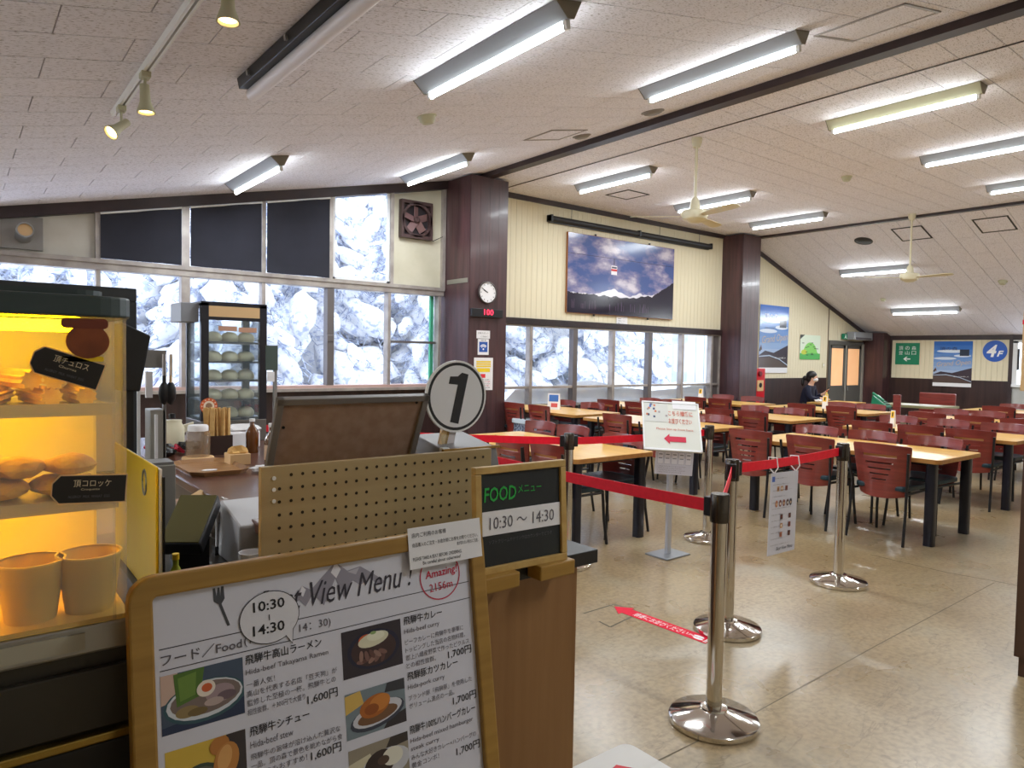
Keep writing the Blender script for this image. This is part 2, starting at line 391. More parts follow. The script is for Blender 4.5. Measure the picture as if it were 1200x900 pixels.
ceil_rest(cl_l, X0, 5.65, Y0, yb, zL); ceil_rest(cl_l, X0, -.6, yb, YW, zL); ceil_rest(cl_f, 5.77, 12.4, Y0, yb2, lambda x: ZF); ceil_rest(cl_r, 12.5, XE, Y0, yb3, zR)
struct('trim_1', MB().box(5.64, 5.765, Y0, YW-.05, 3.80, 3.90), M['trim'])
struct('trim_2', MB().box(6.278, 6.292, Y0, YW-.05, 3.822, 3.84), M['trim'])
struct('trim_3', MB().box(12.40, 12.50, Y0, YW-.05, 3.79, 3.90), M['trim'])
# ---- window wall on the left
def sloped(mb, xa, xb, ya, yb_, z0, zfa, zfb):
    return mb.hexa([(xa, ya, z0), (xb, ya, z0), (xb, yb_, z0), (xa, yb_, z0), (xa, ya, zfa), (xb, ya, zfb), (xb, yb_, zfb), (xa, yb_, zfa)])
struct('wall_left', MB().box(X0, 5.40, YW, YW+.14, 0, .93), M['wains'])
win1 = struct('window_1', MB().box(X0, 5.36, YW-.05, YW+.16, .93, 1.0), mat('pinkish_sill', (190, 158, 148), .5, c2=(176, 146, 138), nscale=4))
def zt(x): return zL(x) - .115
def part(name, mb, m, parent, **k): return mb.build(name, m, parent, **k)
part('transom', MB().box(X0, 5.36, YW-.04, YW+.12, 2.215, 2.315), M['alu'], win1, bevel=.006)
part('transom_ledge', MB().box(X0, 5.36, YW-.06, YW-.04, 2.285, 2.33), M['alu'], win1)
part('head_trim', sloped(MB(), X0, 5.40, YW-.04, YW+.12, 0, 0, 0) if False else MB().hexa([(X0, YW-.06, zt(X0)), (5.42, YW-.06, zt(5.42)), (5.42, YW+.12, zt(5.42)), (X0, YW+.12, zt(X0)), (X0, YW-.06, zL(X0)), (5.42, YW-.06, zL(5.42)), (5.42, YW+.12, zL(5.42)), (X0, YW+.12, zL(X0))]), M['trim'], win1)
part('sill_board', MB().box(X0, 5.36, YW-.10, YW-.05, .93, .965), M['alu'], win1)
lowx = [-2.95, -1.9, -.75, .30, 1.17, 2.01, 2.865, 3.70, 4.52, 5.30]
for i, x in enumerate(lowx):
    w = .045 if i in (5, 7) else .022
    part('mullion', MB().box(x-w, x+w, YW-.03, YW+.09, 1.0, 2.215), M['alu'] if i != 7 else M['alu_dk'], win1, bevel=.004)
for a, b in zip(lowx[:-1], lowx[1:]):
    part('pane', MB().box(a+.02, b-.02, YW+.03, YW+.038, 1.0, 2.215), M['glass'], win1)
part('pane_rail', MB().box(4.54, 5.26, YW+.0, YW+.05, 1.555, 1.585), M['alu_dk'], win1)
part('green_jamb', MB().box(5.20, 5.25, YW+.05, YW+.09, 1.0, 2.215), M['green'], win1)
part('sash_lock', MB().box(3.65, 3.74, YW-.045, YW-.03, 1.55, 1.63), M['alu_dk'], win1, bevel=.006)
upx = [-2.95, -1.9, -.75, .30, 1.17, 2.01, 2.865, 3.70, 4.55, 5.36]
for i, x in enumerate(upx):
    w = .04 if i == 5 else .024
    sl = MB(); sloped(sl, x-w, x+w, YW-.03, YW+.09, 2.315, zt(x-w), zt(x+w)); part('mullion', sl, M['alu'], win1)
for i, (a, b) in enumerate(zip(upx[:-1], upx[1:])):
    mb = MB(); y = YW+.03
    sloped(mb, a+.02, b-.02, y, y+.008, 2.315, zt(a), zt(b))
    if i in (3, 8): part('infill_panel', mb, mat('grey_infill', (206, 202, 192), .6, c2=(196, 190, 178), nscale=3) if i == 3 else mat('cream_infill', (208, 202, 182), .6, c2=(196, 190, 168), nscale=3), win1)
    else: part('pane', mb, M['glass'], win1)
part('pane_border', MB().box(3.73, 3.765, YW+.0, YW+.028, 2.33, zt(3.75)-.0), M['white_frame'], win1)
part('pane_border', MB().box(4.49, 4.525, YW+.0, YW+.028, 2.33, zt(4.5)-.0), M['white_frame'], win1)
part('pane_border', MB().box(3.73, 4.525, YW+.0, YW+.028, 2.33, 2.36), M['white_frame'], win1)
bt = [('leftmost black blind, next to the round flue', 1.19, 1.965), ('black blind in the middle of the upper window row', 2.055, 2.835), ('black blind beside the bare upper window, edge curling', 2.895, 3.675)]
for lb, a, b in bt:
    t = thing('window_blind', ((a+b)/2, YW-.045, 2.33), lb, 'blind', 'black blinds over the upper windows')
    mb = MB((( a+b)/2, YW-.045, 2.33)); n = 8; vs = []; fs = []
    for k in range(n+1):
        f = k/n; x = a+(b-a)*f; dy = .012*sin(f*pi*2.3)
        for zz in (2.335, zt(x)-.02): vs.append((x, YW-.045+dy, zz))
        for zz in (2.335, zt(x)-.02): vs.append((x, YW-.040+dy, zz))
    for k in range(n):
        q = k*4; fs += [(q, q+4, q+5, q+1), (q+2, q+3, q+7, q+6), (q, q+2, q+6, q+4), (q+1, q+5, q+7, q+3)]
    fs += [(0, 1, 3, 2), (n*4, n*4+2, n*4+3, n*4+1)]
    mb.add(vs, fs).build('cloth', M['blind'], t, smooth=True)
    mb = MB((( a+b)/2, YW-.045, 2.33)); mb.tube([(a, YW-.045, zt(a)-.012), (b, YW-.045, zt(b)-.012)], .011, 8).build('head_rail', M['white_frame'], t)
# fan and flue in the infill panels
c = PY(488, 258, YW-.03); t = thing('exhaust_fan', (c.x, YW-.03, c.z-.25), 'square brown exhaust fan in the corner infill panel', 'fan'); o = t.location.copy()
fr = MB(o); R0 = .20
fr.box(c.x-.24, c.x+.24, YW-.06, YW+.02, c.z+.205, c.z+.25); fr.box(c.x-.24, c.x+.24, YW-.06, YW+.02, c.z-.25, c.z-.205); fr.box(c.x-.24, c.x-.205, YW-.06, YW+.02, c.z-.205, c.z+.205); fr.box(c.x+.205, c.x+.24, YW-.06, YW+.02, c.z-.205, c.z+.205)
bm_ = mat('brown_plastic', (70, 50, 50), .4); fr.build('housing', bm_, t)
MB(o).lathe([(.23, .0), (.23, .03), (.195, .03), (.195, 0)], (c.x, YW-.03, c.z), 28, ax=(0, -1, 0), cap=False).build('ring', bm_, t)
MB(o).box(c.x-.23, c.x+.23, YW+.021, YW+.024, c.z-.23, c.z+.23).build('shutter', mat('dark_recess', (44, 36, 40), .5), t)
for k in range(5):
    a = 2*pi*k/5; R = Matrix.Rotation(a, 3, 'Y') @ Matrix.Rotation(radians(28), 3, 'X')
    mb = MB(o); mb.obox(Vector((c.x, YW-.02, c.z)) + Matrix.Rotation(a, 3, 'Y') @ Vector((0, 0, .105)), .10, .006, .15, Matrix.Rotation(a, 3, 'Y') @ Matrix.Rotation(radians(28), 3, 'Z')); mb.build('blade', mat('fan_blade', (120, 92, 92), .25), t, bevel=.002)
MB(o).lathe([(.0, 0), (.045, 0), (.045, .03), (.03, .045), (0, .048)], (c.x, YW-.03, c.z), 16, ax=(0, -1, 0), cap=False).build('hub', bm_, t, smooth=True)
MB(o).tube([(c.x+.2, YW-.02, c.z-.23), (c.x+.27, YW-.02, c.z-.25), (c.x+.33, YW-.02, c.z-.22), (5.38, YW-.02, c.z-.15), (5.40, YW-.02, c.z+.5)], .006, 6).build('cord', M['black_s'], t)
c = PY(28, 268, YW-.1); t = thing('wall_flue', (c.x, YW, 2.37), 'short steel flue pipe in a grey plate at the far left', 'flue'); o = t.location.copy()
MB(o).box(.36, .70, YW-.012, YW+.03, 2.36, 2.68).build('plate', mat('zinc_plate', (150, 146, 142), .5, .3, c2=(136, 132, 128), nscale=4), t)
MB(o).lathe([(.072, 0), (.072, .26), (.06, .26), (.06, .02)], (c.x+.0, YW, c.z-.06), 24, ax=(0, -1, .12), cap=False).build('pipe', M['steel_br'], t, smooth=True)
MB(o).lathe([(.06, .24), (.0, .24)], (c.x, YW, c.z-.06), 24, ax=(0, -1, .12), cap=False).build('pipe_cap', M['tan'], t)
# ---- brown pillars
def pillar(name, xa, xb, ya, yb_, z1, m, n=4, ch=0):
    p = struct(name, MB().box(xa, xb, ya, yb_, 0, z1), M['trim'])
    w = (xb-xa)/n
    for k in range(n): part('panel_board', MB().box(xa+k*w+.0012, xa+(k+1)*w-.0012, ya-.008, ya, 0.08, z1), m, p)
    nd = max(1, round((yb_-ya)/w)); d = (yb_-ya)/nd
    for k in range(nd): part('panel_board', MB().box(xa-.008, xa, ya+k*d+.0012, ya+(k+1)*d-.0012, 0.08, z1), m, p)
    return p
p1 = pillar('wall_pillar_front', 5.40, 6.02, 7.80, YW+.1, 3.80, M['pillar'])
p2 = pillar('wall_pillar_middle', 11.80, 12.38, 7.95, YW+.1, 3.80, M['pillar'])
p3 = pillar('wall_pillar_corner', 17.62, XE, 7.9, YW+.1, 2.12, M['pillar'], 2)
part('steel_band', MB().box(5.385, 5.392, 7.83, 8.33, 2.38, 2.44), M['steel_br'], p1)
# ---- picture wall
wp = struct('wall_picture', MB().box(5.9, 12.0, YW+.02, YW+.14, 1.87, 3.9), M['cream_back'])
def planks(parent, xa, xb, z0, z1f, w, m, y=YW):
    n = round((xb-xa)/w); w = (xb-xa)/n; cache = {}
    for k in range(n):
        a = xa+k*w+.002; b = xa+(k+1)*w-.002; za, zb = z1f(a), z1f(b); mb = MB((a, y, z0)); sloped(mb, a, b, y, y+.02, z0, za, zb)
        key = round(za, 3)
        if key in cache: link('wall_board', cache[key], parent, (a, y, z0))
        else: cache[key] = mb.build('wall_board', m, parent, loc=(a, y, z0)).data
planks(wp, 6.02, 11.80, 1.97, lambda x: 3.80, .105, M['cream'])
struct('trim_4', MB().box(6.0, 11.82, YW-.03, YW+.02, 3.755, 3.83), M['trim'])
wt = struct('trim_5', MB().box(6.0, 11.82, YW-.04, YW+.14, 1.885, 1.985), M['trim'])
for k in range(3): part('ledge_groove', MB().box(6.0, 11.82, YW-.05, YW-.04, 1.895+k*.032, 1.912+k*.032), M['trim'], wt)
struct('wall_below_window', MB().box(5.9, 11.9, YW, YW+.14, 0, .62), M['wains'])
win2 = struct('window_2', MB().box(5.95, 11.82, YW-.03, YW+.14, .62, .66), M['alu'])
part('mid_rail', MB().box(5.95, 11.82, YW-.01, YW+.08, .905, .945), M['alu'], win2, bevel=.004)
part('head_rail', MB().box(5.95, 11.82, YW-.01, YW+.08, 1.86, 1.885), M['alu'], win2)
mx = [6.05, 6.975, 7.905, 8.80, 9.735, 10.645, 11.53, 11.80]
for i, x in enumerate(mx):
    w = .048 if i in (2, 4) else .03
    part('mullion', MB().box(x-w, x+w, YW-.02, YW+.09, .66, 1.865), M['alu'] if i not in (2, 4) else M['alu_dk'], win2, bevel=.005)
for a, b in zip(mx[:-2], mx[1:-1]):
    part('pane', MB().box(a+.02, b-.02, YW+.03, YW+.038, .94, 1.865), M['glass'], win2)
    part('lower_pane', MB().box(a+.02, b-.02, YW+.03, YW+.038, .66, .91), M['glass'], win2)
part('end_panel', MB().box(11.53, 11.80, YW+.02, YW+.06, .66, 1.865), M['alu_dk'], win2)
# ---- poster wall, doors, end wall
wq = struct('wall_poster', MB().hexa([(12.3, YW+.02, 0), (XE+.1, YW+.02, 0), (XE+.1, YW+.14, 0), (12.3, YW+.14, 0), (12.3, YW+.02, zR(12.3)), (XE+.1, YW+.02, zR(XE+.1)), (XE+.1, YW+.14, zR(XE+.1)), (12.3, YW+.14, zR(12.3))]), M['cream_back'])
planks(wq, 12.38, 15.93, 1.03, lambda x: zR(x)-.02, .105, M['cream'])
planks(wq, 15.95, 17.62, 1.90, lambda x: zR(x)-.02, .105, M['cream'])
part('wainscot', MB().box(12.38, 15.93, YW-.01, YW+.02, 0, 1.03), M['wains'], wq)
part('corner_bead', MB().box(15.92, 15.95, YW-.012, YW+.02, 0, zR(15.95)), mat('bead', (120, 104, 84), .5), wq)
struct('trim_6', MB().hexa([(12.45, YW-.03, zR(12.45)-.085), (XE, YW-.03, zR(XE)-.085), (XE, YW+.02, zR(XE)-.085), (12.45, YW+.02, zR(12.45)-.085), (12.45, YW-.03, zR(12.45)), (XE, YW-.03, zR(XE)), (XE, YW+.02, zR(XE)), (12.45, YW+.02, zR(12.45))]), M['trim'])
dgrey = mat('door_grey', (92, 90, 86), .45); dlt = mat('door_frame_light', (158, 152, 142), .4)
d1 = struct('door_1', MB().box(15.96, 17.62, YW-.03, YW+.02, 1.80, 1.90), dgrey)
part('jamb', MB().box(15.96, 16.02, YW-.03, YW+.02, 0, 1.80), dgrey, d1); part('jamb', MB().box(17.54, 17.62, YW-.05, YW+.02, 0, 1.84), dlt, d1)
for xa, xb, lp in ((16.03, 16.74, 1), (16.80, 17.53, 0)):
    leaf = part('door_leaf', MB().box(xa, xb, YW-.02, YW+.01, .02, .84), dgrey, d1)
    part('stile', MB().box(xa, xa+.07, YW-.02, YW+.01, .84, 1.79), dgrey, leaf); part('stile', MB().box(xb-.09, xb, YW-.02, YW+.01, .84, 1.79), dgrey, leaf)
    part('top_rail', MB().box(xa, xb, YW-.02, YW+.01, 1.72, 1.79), dgrey, leaf)
    part('door_pane', MB().box(xa+.07, xb-.09, YW-.012, YW, .84, 1.72), M['orange_pane'], leaf)
    part('handle', MB().tube([(xb-.05 if lp else xa+.035, YW-.05, .72), (xb-.05 if lp else xa+.035, YW-.05, .82)], .012, 8), M['steel_br'], leaf)
part('centre_post', MB().box(16.74, 16.80, YW-.03, YW+.01, 0, 1.80), dlt, d1)
we = struct('wall_end', MB().box(XE, XE+.14, 5.35, YW+.1, 0, 2.15), M['wains'])
def planks_x(parent, ya, yb_, z0, z1, w, m, X):
    n = round((yb_-ya)/w); w = (yb_-ya)/n; me = None
    for k in range(n):
        y = ya+k*w+.002
        if me is None:
            o = MB((X, y, z0)).box(X-.012, X, y, y+w-.004, z0, z1).build('wall_board', m, parent, loc=(X, y, z0)); me = o.data
        else: link('wall_board', me, parent, (X, y, z0))
planks_x(we, 5.40, 7.84, 1.045, 1.95, .105, M['cream'], XE)
part('top_band', MB().box(XE-.02, XE, Y0, 7.9, 1.95, 2.06), M['trim'], we)
wg = struct('wall_end_grey', MB().box(XE+.02, XE+.16, Y0, 5.35, 0, .95), M['grey_wall'])
part('wall_over_window', MB().box(XE+.02, XE+.16, Y0, 5.35, 1.92, 2.15), M['grey_wall'], wg)
part('wall_pier', MB().box(XE+.02, XE+.16, Y0, 2.2, .95, 1.92), M['grey_wall'], wg)
part('corner_post', MB().box(XE-.03, XE+.02, 5.33, 5.40, 0, 2.06), M['trim'], wg)
win3 = struct('window_3', MB().box(XE-.04, XE+.12, 2.2, 5.33, .93, .99), M['white_frame'])
for y in (5.29, 4.3, 3.25, 2.24): part('mullion', MB().box(XE-.02, XE+.1, y-.05, y+.05, .99, 1.92), M['white_frame'], win3)
part('head', MB().box(XE-.02, XE+.1, 2.2, 5.33, 1.88, 1.94), M['white_frame'], win3)
for a, b in ((2.24, 3.25), (3.25, 4.3), (4.3, 5.29)): part('pane', MB().box(XE+.05, XE+.058, a, b, .99, 1.9), M['glass'], win3)
part('sash_lock', MB().box(XE-.05, XE-.02, 5.2, 5.235, 1.3, 1.75), M['black_s'], win3)
# walls behind the camera
struct('wall_near', MB().box(X0-.1, XE+.1, Y0-.14, Y0, 0, 4.1), M['wall_plain'])
struct('wall_side', MB().box(X0-.14, X0, Y0, YW+.1, 0, 2.3), M['wall_plain'])
# ================================================================ OUTSIDE
def snow_field():
    mb = MB(); nx, ny = 70, 44; xs = [-14+i*56/nx for i in range(nx+1)]; ys = [YW+.14+j*34/ny for j in range(ny+1)]
    for x in xs:
        for y in ys:
            d = y-YW; z = -.25 + .35*noise.noise(Vector((x*.35, y*.35, 3))) + max(0, d-6)*.30
            if d < 2.6:  # wind-blown bank against the picture-wall windows
                k = max(0, min(1, (x-5.6)/1.0))*max(0, min(1, (13.5-x)/1.5)); z += k*(1.24+.16*noise.noise(Vector((x*.9, 0, 1))))*(1-d/2.6*.35)
            elif d < 5: z += max(0, min(1, (x-5.6)/1.0))*max(0, min(1, (13.5-x)/1.5))*(.73)*(1-(d-2.6)/2.4) + .2*noise.noise(Vector((x, y, 0)))
            mb.v.append(Vector((x, y, z)))
    for i in range(nx):
        for j in range(ny): a = i*(ny+1)+j; mb.f.append((a, a+ny+1, a+ny+2, a+1)); mb.mi.append(0)
    base = len(mb.v)
    for i in range(nx+1): mb.v.append(Vector((xs[i], ys[0]+.02*noise.noise(Vector((xs[i]*2, 1, 1))), -.5)))
    for i in range(nx): mb.f.append((i*(ny+1), base+i, base+i+1, (i+1)*(ny+1))); mb.mi.append(0)
    return mb
o = snow_field().build('ground_snow', M['snow'], smooth=True, kind='structure')
def make_tree(seed, Ht, Rb):
    rnd = random.Random(seed); t = thing('snow_covered_tree', (0, 0, 0), 'conifer buried in white snow outside the windows', 'tree', 'snow covered trees outside')
    MB().tube([(0, 0, -.3), (0, 0, Ht*.5), (.05, .05, Ht*.95)], [Rb*.5, Rb*.3, .05], 22).build('snow_core', M['snow_tree'], t, smooth=True, sharp=False)  # white core cone added to brighten the dark gaps between snow pads
    mb = MB(); tw = MB(); n = 190
    for i in range(n):
        f = (i+.5)/n; z = Ht*(.04+.94*f); r = Rb*(1-f)**.8; a = i*2.4+rnd.uniform(-.3, .3)
        for rr in ((.5, .95) if f < .8 else (.7,)):
            rad = r*rr*rnd.uniform(.75, 1.15); L = max(.12, r*.25)*rnd.uniform(.6, 1.7); dr = radians(rnd.uniform(18, 55))
            R = Matrix.Rotation(a, 3, 'Z') @ Matrix.Rotation(dr, 3, 'Y'); c = Vector((cos(a)*rad, sin(a)*rad, z-rad*.4))
            mb.blob(c, L, L*rnd.uniform(.4, .7), L*rnd.uniform(.35, .55), 2, .45, 1.7, R, seed*10+i)
            for q in range(6):   # twigs with rime below and beyond the snow pad
                d = R @ Vector((rnd.uniform(.2, 1), rnd.uniform(-.8, .8), rnd.uniform(-.7, .35))); d.normalize(); p = c + d*L*rnd.uniform(.25, .6); e = p + d*L*rnd.uniform(.5, 1.0) + Vector((0, 0, -.1*L))
                m = (p+e)/2 + Vector((rnd.uniform(-.04, .04), rnd.uniform(-.04, .04), .03)); tw.tube([p, m, e], [.014, .011, .005], 3, cap=False)
                for w in range(3):
                    g = p+(e-p)*rnd.uniform(.3, .95); h = g + Vector((rnd.uniform(-.16, .16), rnd.uniform(-.16, .16), rnd.uniform(-.14, .05))); tw.tube([g, h], [.008, .004], 3, cap=False)
    mb.build('snowy_crown', M['snow_tree'], t, smooth=True, sharp=False)
    tw.build('twigs', M['twig'], t, kind='stuff')
    return t
trees = [make_tree(1, 6.5, 1.7), make_tree(2, 5.2, 1.5), make_tree(3, 7.5, 1.9)]
spots = [(1.2, 12.4), (3.3, 11.9), (5.2, 12.8), (7.2, 12.0), (-.9, 12.8), (3.2, 15.6), (6.2, 16), (9.1, 12.6), (10.9, 12.3), (12.6, 12.9), (14.6, 14.4), (8.6, 16.2), (12.0, 17), (15.6, 17), (.4, 16.4), (5.0, 20), (18.6, 16.5), (9.6, 20.5)]
for i, (x, y) in enumerate(spots):
    t = trees[i] if i < 3 else copy_tree(trees[i % 3])
    t.location = (x, y, -.35 + max(0, y-YW-6)*.30); t.rotation_euler = (0, 0, i*1.7); s = .9+.25*((i*37) % 10)/10; t.scale = (s, s, s)
bh = thing('white_annex', (17.4, 11.65, 0), 'white clad outbuilding beyond the picture-wall windows', 'building'); o = bh.location.copy()
wcl = mat('white_cladding', (196, 202, 214), .7)
for k in range(16): MB(o).box(14.65+k*.35, 14.98+k*.35, 11.4, 11.9, 0, 5.0).build('cladding_panel', wcl, bh)
MB(o).box(16.55, 17.25, 11.36, 11.4, 1.0, 2.6).build('door', mat('pale_blue_door', (160, 184, 196), .6), bh)
MB(o).box(14.4, 20.4, 11.2, 12.1, 5.0, 5.25).build('snowy_roof', M['snow'], bh)
# ================================================================ CEILING FIXTURES
def make_light(hm, L=1.36):
    t = thing('fluorescent_light', (0, 0, 0), 'x', 'ceiling light', 'single-tube ceiling lights')
    MB().prism([(-.018, -.085), (.018, -.085), (.085, -.003), (-.085, -.003)], 'y', -L/2, L/2).build('housing', hm, t, bevel=.003)
    MB().tube([(0, -L/2+.05, -.108), (0, L/2-.05, -.108)], .0165, 10).build('tube', M['tube'], t, smooth=True)
    for s in (-1, 1):
        MB().box(-.014, .014, s*(L/2-.035)-.014, s*(L/2-.035)+.014, -.128, -.082).build('tube_socket', M['white'], t, bevel=.003)
        MB().prism([(-.02, -.088), (.02, -.088), (.087, -.002), (-.087, -.002)], 'y', s*(L/2+.002)-.003, s*(L/2+.002)+.003).build('end_cap', mat('end_cap_dark', (120, 112, 96), .5), t)
    return t
lt = make_light(M['enamel']); lt0 = make_light(M['enamel'])
lights = [
 (2.40, 3.33, 'L', 'lit ceiling tube at top centre, nearest one to the camera'),
 (4.45, 3.28, 'L', 'lit ceiling tube beside the dark beam, upper middle of the photo'),
 (2.29, 6.97, 'L', 'lit ceiling tube over the black blinds'),
 (4.40, 7.10, 'L', 'lit ceiling tube above the exhaust fan corner'),
 (6.95, 6.70, 'F', 'lit ceiling tube above the left end of the mountain picture'),
 (9.01, 6.62, 'F', 'lit ceiling tube right behind the nearer ceiling fan'),
 (11.10, 6.65, 'F', 'lit ceiling tube above the middle brown pillar'),
 (6.98, 3.06, 'F', 'lit ceiling tube in a wide frame, just right of the dark beam'),
 (8.97, 2.98, 'F', 'lit ceiling tube at the right edge, second below the beam'),
 (11.05, 2.98, 'F', 'lit ceiling tube at the right edge, lowest of the flat ceiling'),
 (14.27, 6.62, 'R', 'lit ceiling tube on the falling ceiling behind the further fan'),
 (16.36, 6.50, 'R', 'lit ceiling tube nearest the green exit-route sign'),
 (14.27, 2.95, 'R', 'lit ceiling tube on the falling ceiling beyond the right edge'),
 (16.36, 2.95, 'R', 'lit ceiling tube over the grey end wall beyond the right edge'),
 (2.40, -.45, 'L', 'added unseen ceiling tube over the queue behind the camera'),  # this tube and the next are out of view, added to light the room
 (6.98, -.65, 'F', 'added unseen ceiling tube on the flat ceiling behind the camera'),
 (-1.70, 3.33, 'L', 'added unseen ceiling tube beyond the left edge, nearer one'),  # unseen pair added to brighten the left ceiling
 (-1.70, 6.97, 'L', 'added unseen ceiling tube beyond the left edge, by the windows'),
]
def lamp_light(o):
    ld = LAMP_DATA; q = bpy.data.objects.new('lamp_light', ld); COL.objects.link(q); q.parent = o; q.location = (0, 0, -.127)
LAMP_DATA = bpy.data.lights.new('lamp_light', 'AREA'); LAMP_DATA.shape = 'RECTANGLE'; LAMP_DATA.size = .03; LAMP_DATA.size_y = 1.24; LAMP_DATA.energy = LAMP_W; LAMP_DATA.color = (.90, .96, 1.0)
zc = {'L': zL, 'F': lambda x: ZF, 'R': zR}; ac = {'L': -aL, 'F': 0, 'R': -aR}
for i, (x, y, k, lb) in enumerate(lights):
    o = lt if i == 0 else copy_tree(lt0)
    o.location = (x, y, zc[k](x)); o.rotation_euler = (0, ac[k], 0); o['label'] = lb; lamp_light(o)
    if i == 7:
        for ch in o.children:
            if ch.name.startswith('housing'):
                ch.data = ch.data.copy(); ch.data.materials[0] = M['enamel_y']
for q in list(lt0.children): bpy.data.objects.remove(q)
bpy.data.objects.remove(lt0)
# unlit long fixture
t = thing('unlit_strip_light', (1.29, 3.35, zL(1.29)), 'unlit strip light, black body with silvery tube cover, upper left', 'ceiling light'); t.rotation_euler = (0, -aL, 0)
MB().box(-.04, .02, -.76, .76, -.06, -.001).build('body', M['black'], t, bevel=.004)
MB().tube([(.03, -.76, -.088), (.03, .76, -.088)], .036, 14).build('tube_cover', M['tube_off'], t, smooth=True)
for s in (-.55, 0, .55): MB().box(-.06, -.048, s-.01, s+.01, -.045, -.02).build('clip', M['steel_br'], t)
# track with spots
t = thing('track_rail', (.765, 3.75, zL(.765)), 'white ceiling track rail at the upper left', 'track'); t.rotation_euler = (0, -aL, 0)
MB().box(-.022, -.006, -1.15, 1.10, -.03, -.001).build('rail', M['white'], t); MB().box(.006, .022, -1.15, 1.10, -.03, -.001).build('rail', M['white'], t)
MB().box(-.006, .006, -1.15, 1.10, -.012, -.001).build('groove', M['black'], t)
def spot(p, aim, lb, on):
    t = thing('spotlight', p, lb, 'spotlight', 'small spotlights on the track'); o = Vector(p)
    MB(o).box(p[0]-.022, p[0]+.022, p[1]-.035, p[1]+.035, p[2]-.03, p[2]).build('adapter', M['enamel_y'], t, bevel=.004)
    q = Vector(p) + Vector((0, 0, -.11)); MB(o).tube([p, q], .007, 8).build('stem', M['enamel_y'], t)
    a = Vector(aim).normalized()
    MB(o).lathe([(0, -.05), (.022, -.05), (.024, 0), (.026, .035), (.04, .075), (.044, .09), (.038, .09), (.03, .07)], q, 18, ax=a, cap=False).build('head', M['enamel_y'], t, smooth=True)
    MB(o).lathe([(.037, .078), (.0, .083)], q, 18, ax=a, cap=False).build('bulb', M['bulb'], t)
def trk(y): return (.765, y, zL(.765)-.03)
spot(trk(4.62), (-.55, -.3, -.55), 'spotlight at the far end of the track, facing left', 1)
spot(trk(3.98), (.05, -.05, -1), 'spotlight at the joint of the track, facing down', 1)
p = PZ(267, 8, 2.72); spot((p.x, p.y, p.z+.14), (0, -.05, -1), 'spotlight at the top edge of the photo, next to the black strip light', 1)
MB((p.x, p.y, p.z+.14)).tube([(p.x, p.y, p.z+.14), (p.x, p.y, zL(p.x))], .008, 8).build('drop_rod', M['enamel_y'], [q for q in COL.objects if q.name.startswith('spotlight')][-1])
# ceiling fans
def ceiling_fan(x, y, ztop, drop, lb, ang):
    t = thing('ceiling_fan', (x, y, ztop), lb, 'ceiling fan', 'cream ceiling fans')
    MB().lathe([(.0, 0), (.055, 0), (.055, -.05), (.035, -.10), (.0, -.10)][::-1], n=20, cap=False).build('canopy', M['fan'], t, smooth=True)
    MB().tube([(0, 0, -.08), (0, 0, -drop+.12)], .016, 10).build('rod', M['fan'], t, smooth=True)
    MB().lathe([(0, -drop-.12), (.06, -drop-.12), (.13, -drop-.08), (.15, -drop-.02), (.14, -drop+.01), (.06, -drop+.03), (.045, -drop+.12), (.02, -drop+.16), (0, -drop+.16)], n=28, cap=False).build('motor', M['fan'], t, smooth=True)
    MB().lathe([(.047, -drop+.035), (.05, -drop+.055), (.047, -drop+.075)], n=20, cap=False).build('band', mat('brown_band', (90, 70, 50), .5), t)
    for k in range(3):
        a = ang+k*2*pi/3; R = Matrix.Rotation(a, 3, 'Z') @ Matrix.Rotation(radians(-10), 3, 'X')
        b = MB(); pts = [(.13, -.03), (.30, -.055), (.62, -.065), (.68, -.05), (.70, 0), (.68, .05), (.62, .065), (.30, .055), (.13, .03)]
        vs = [R @ Vector((u, v, dz)) + Vector((0, 0, -drop-.05)) for dz in (-.003, .003) for u, v in pts]; n = len(pts)
        b.add(vs, [tuple(range(n))[::-1], tuple(range(n, 2*n))] + [(i, (i+1) % n, n+(i+1) % n, n+i) for i in range(n)]).build('blade', M['fan'], t)
ceiling_fan(6.42, 4.95, ZF, .80, 'cream ceiling fan nearer to the dark beam', 2.35)
ceiling_fan(12.27, 5.13, ZF, .98, 'cream ceiling fan further back, in front of the falling ceiling', .35)
# detectors, speakers, hatches
def disc(name, x, y, zf, a, r, h, m, lb, cat, rim=None):
    t = thing(name, (x, y, zf(x)), lb, cat); t.rotation_euler = (0, a, 0)
    MB().lathe([(0, -h), (r*.6, -h), (r*.85, -h*.7), (r, -.002), (r, 0)], n=24, cap=False).build('body', m, t, smooth=True)
    MB().lathe([(r*1.12, 0), (r*1.12, -.006), (r*.9, -.008)][::-1], n=24, cap=False).build('base_ring', rim or m, t)
disc('smoke_detector', 2.95, 4.89, zL, -aL, .07, .06, M['enamel_y'], 'round smoke detector above the black blinds area, left ceiling', 'detector')
disc('ceiling_vent', 5.36, 5.66, zL, -aL, .09, .03, mat('vent_grey', (130, 122, 116), .6), 'small round grey vent beside the dark beam, further one', 'vent')
disc('ceiling_vent', 5.34, 4.65, zL, -aL, .10, .03, mat('vent_grey', (130, 122, 116), .6), 'round pale vent beside the dark beam, nearer one', 'vent')
disc('smoke_detector', 9.19, 4.67, lambda x: ZF, 0, .06, .06, M['enamel_y'], 'smoke detector on the flat ceiling between the two fans', 'detector')
disc('ceiling_speaker', 13.12, 6.31, zR, -aR, .14, .012, M['black_s'], 'round black ceiling speaker by the second beam', 'speaker', M['black_s'])
disc('smoke_detector', 15.22, 4.73, zR, -aR, .07, .06, M['enamel_y'], 'smoke detector high on the falling ceiling at right', 'detector')
disc('smoke_detector', 15.76, 7.11, zR, -aR, .05, .04, M['enamel_y'], 'small detector over the exit door', 'detector')
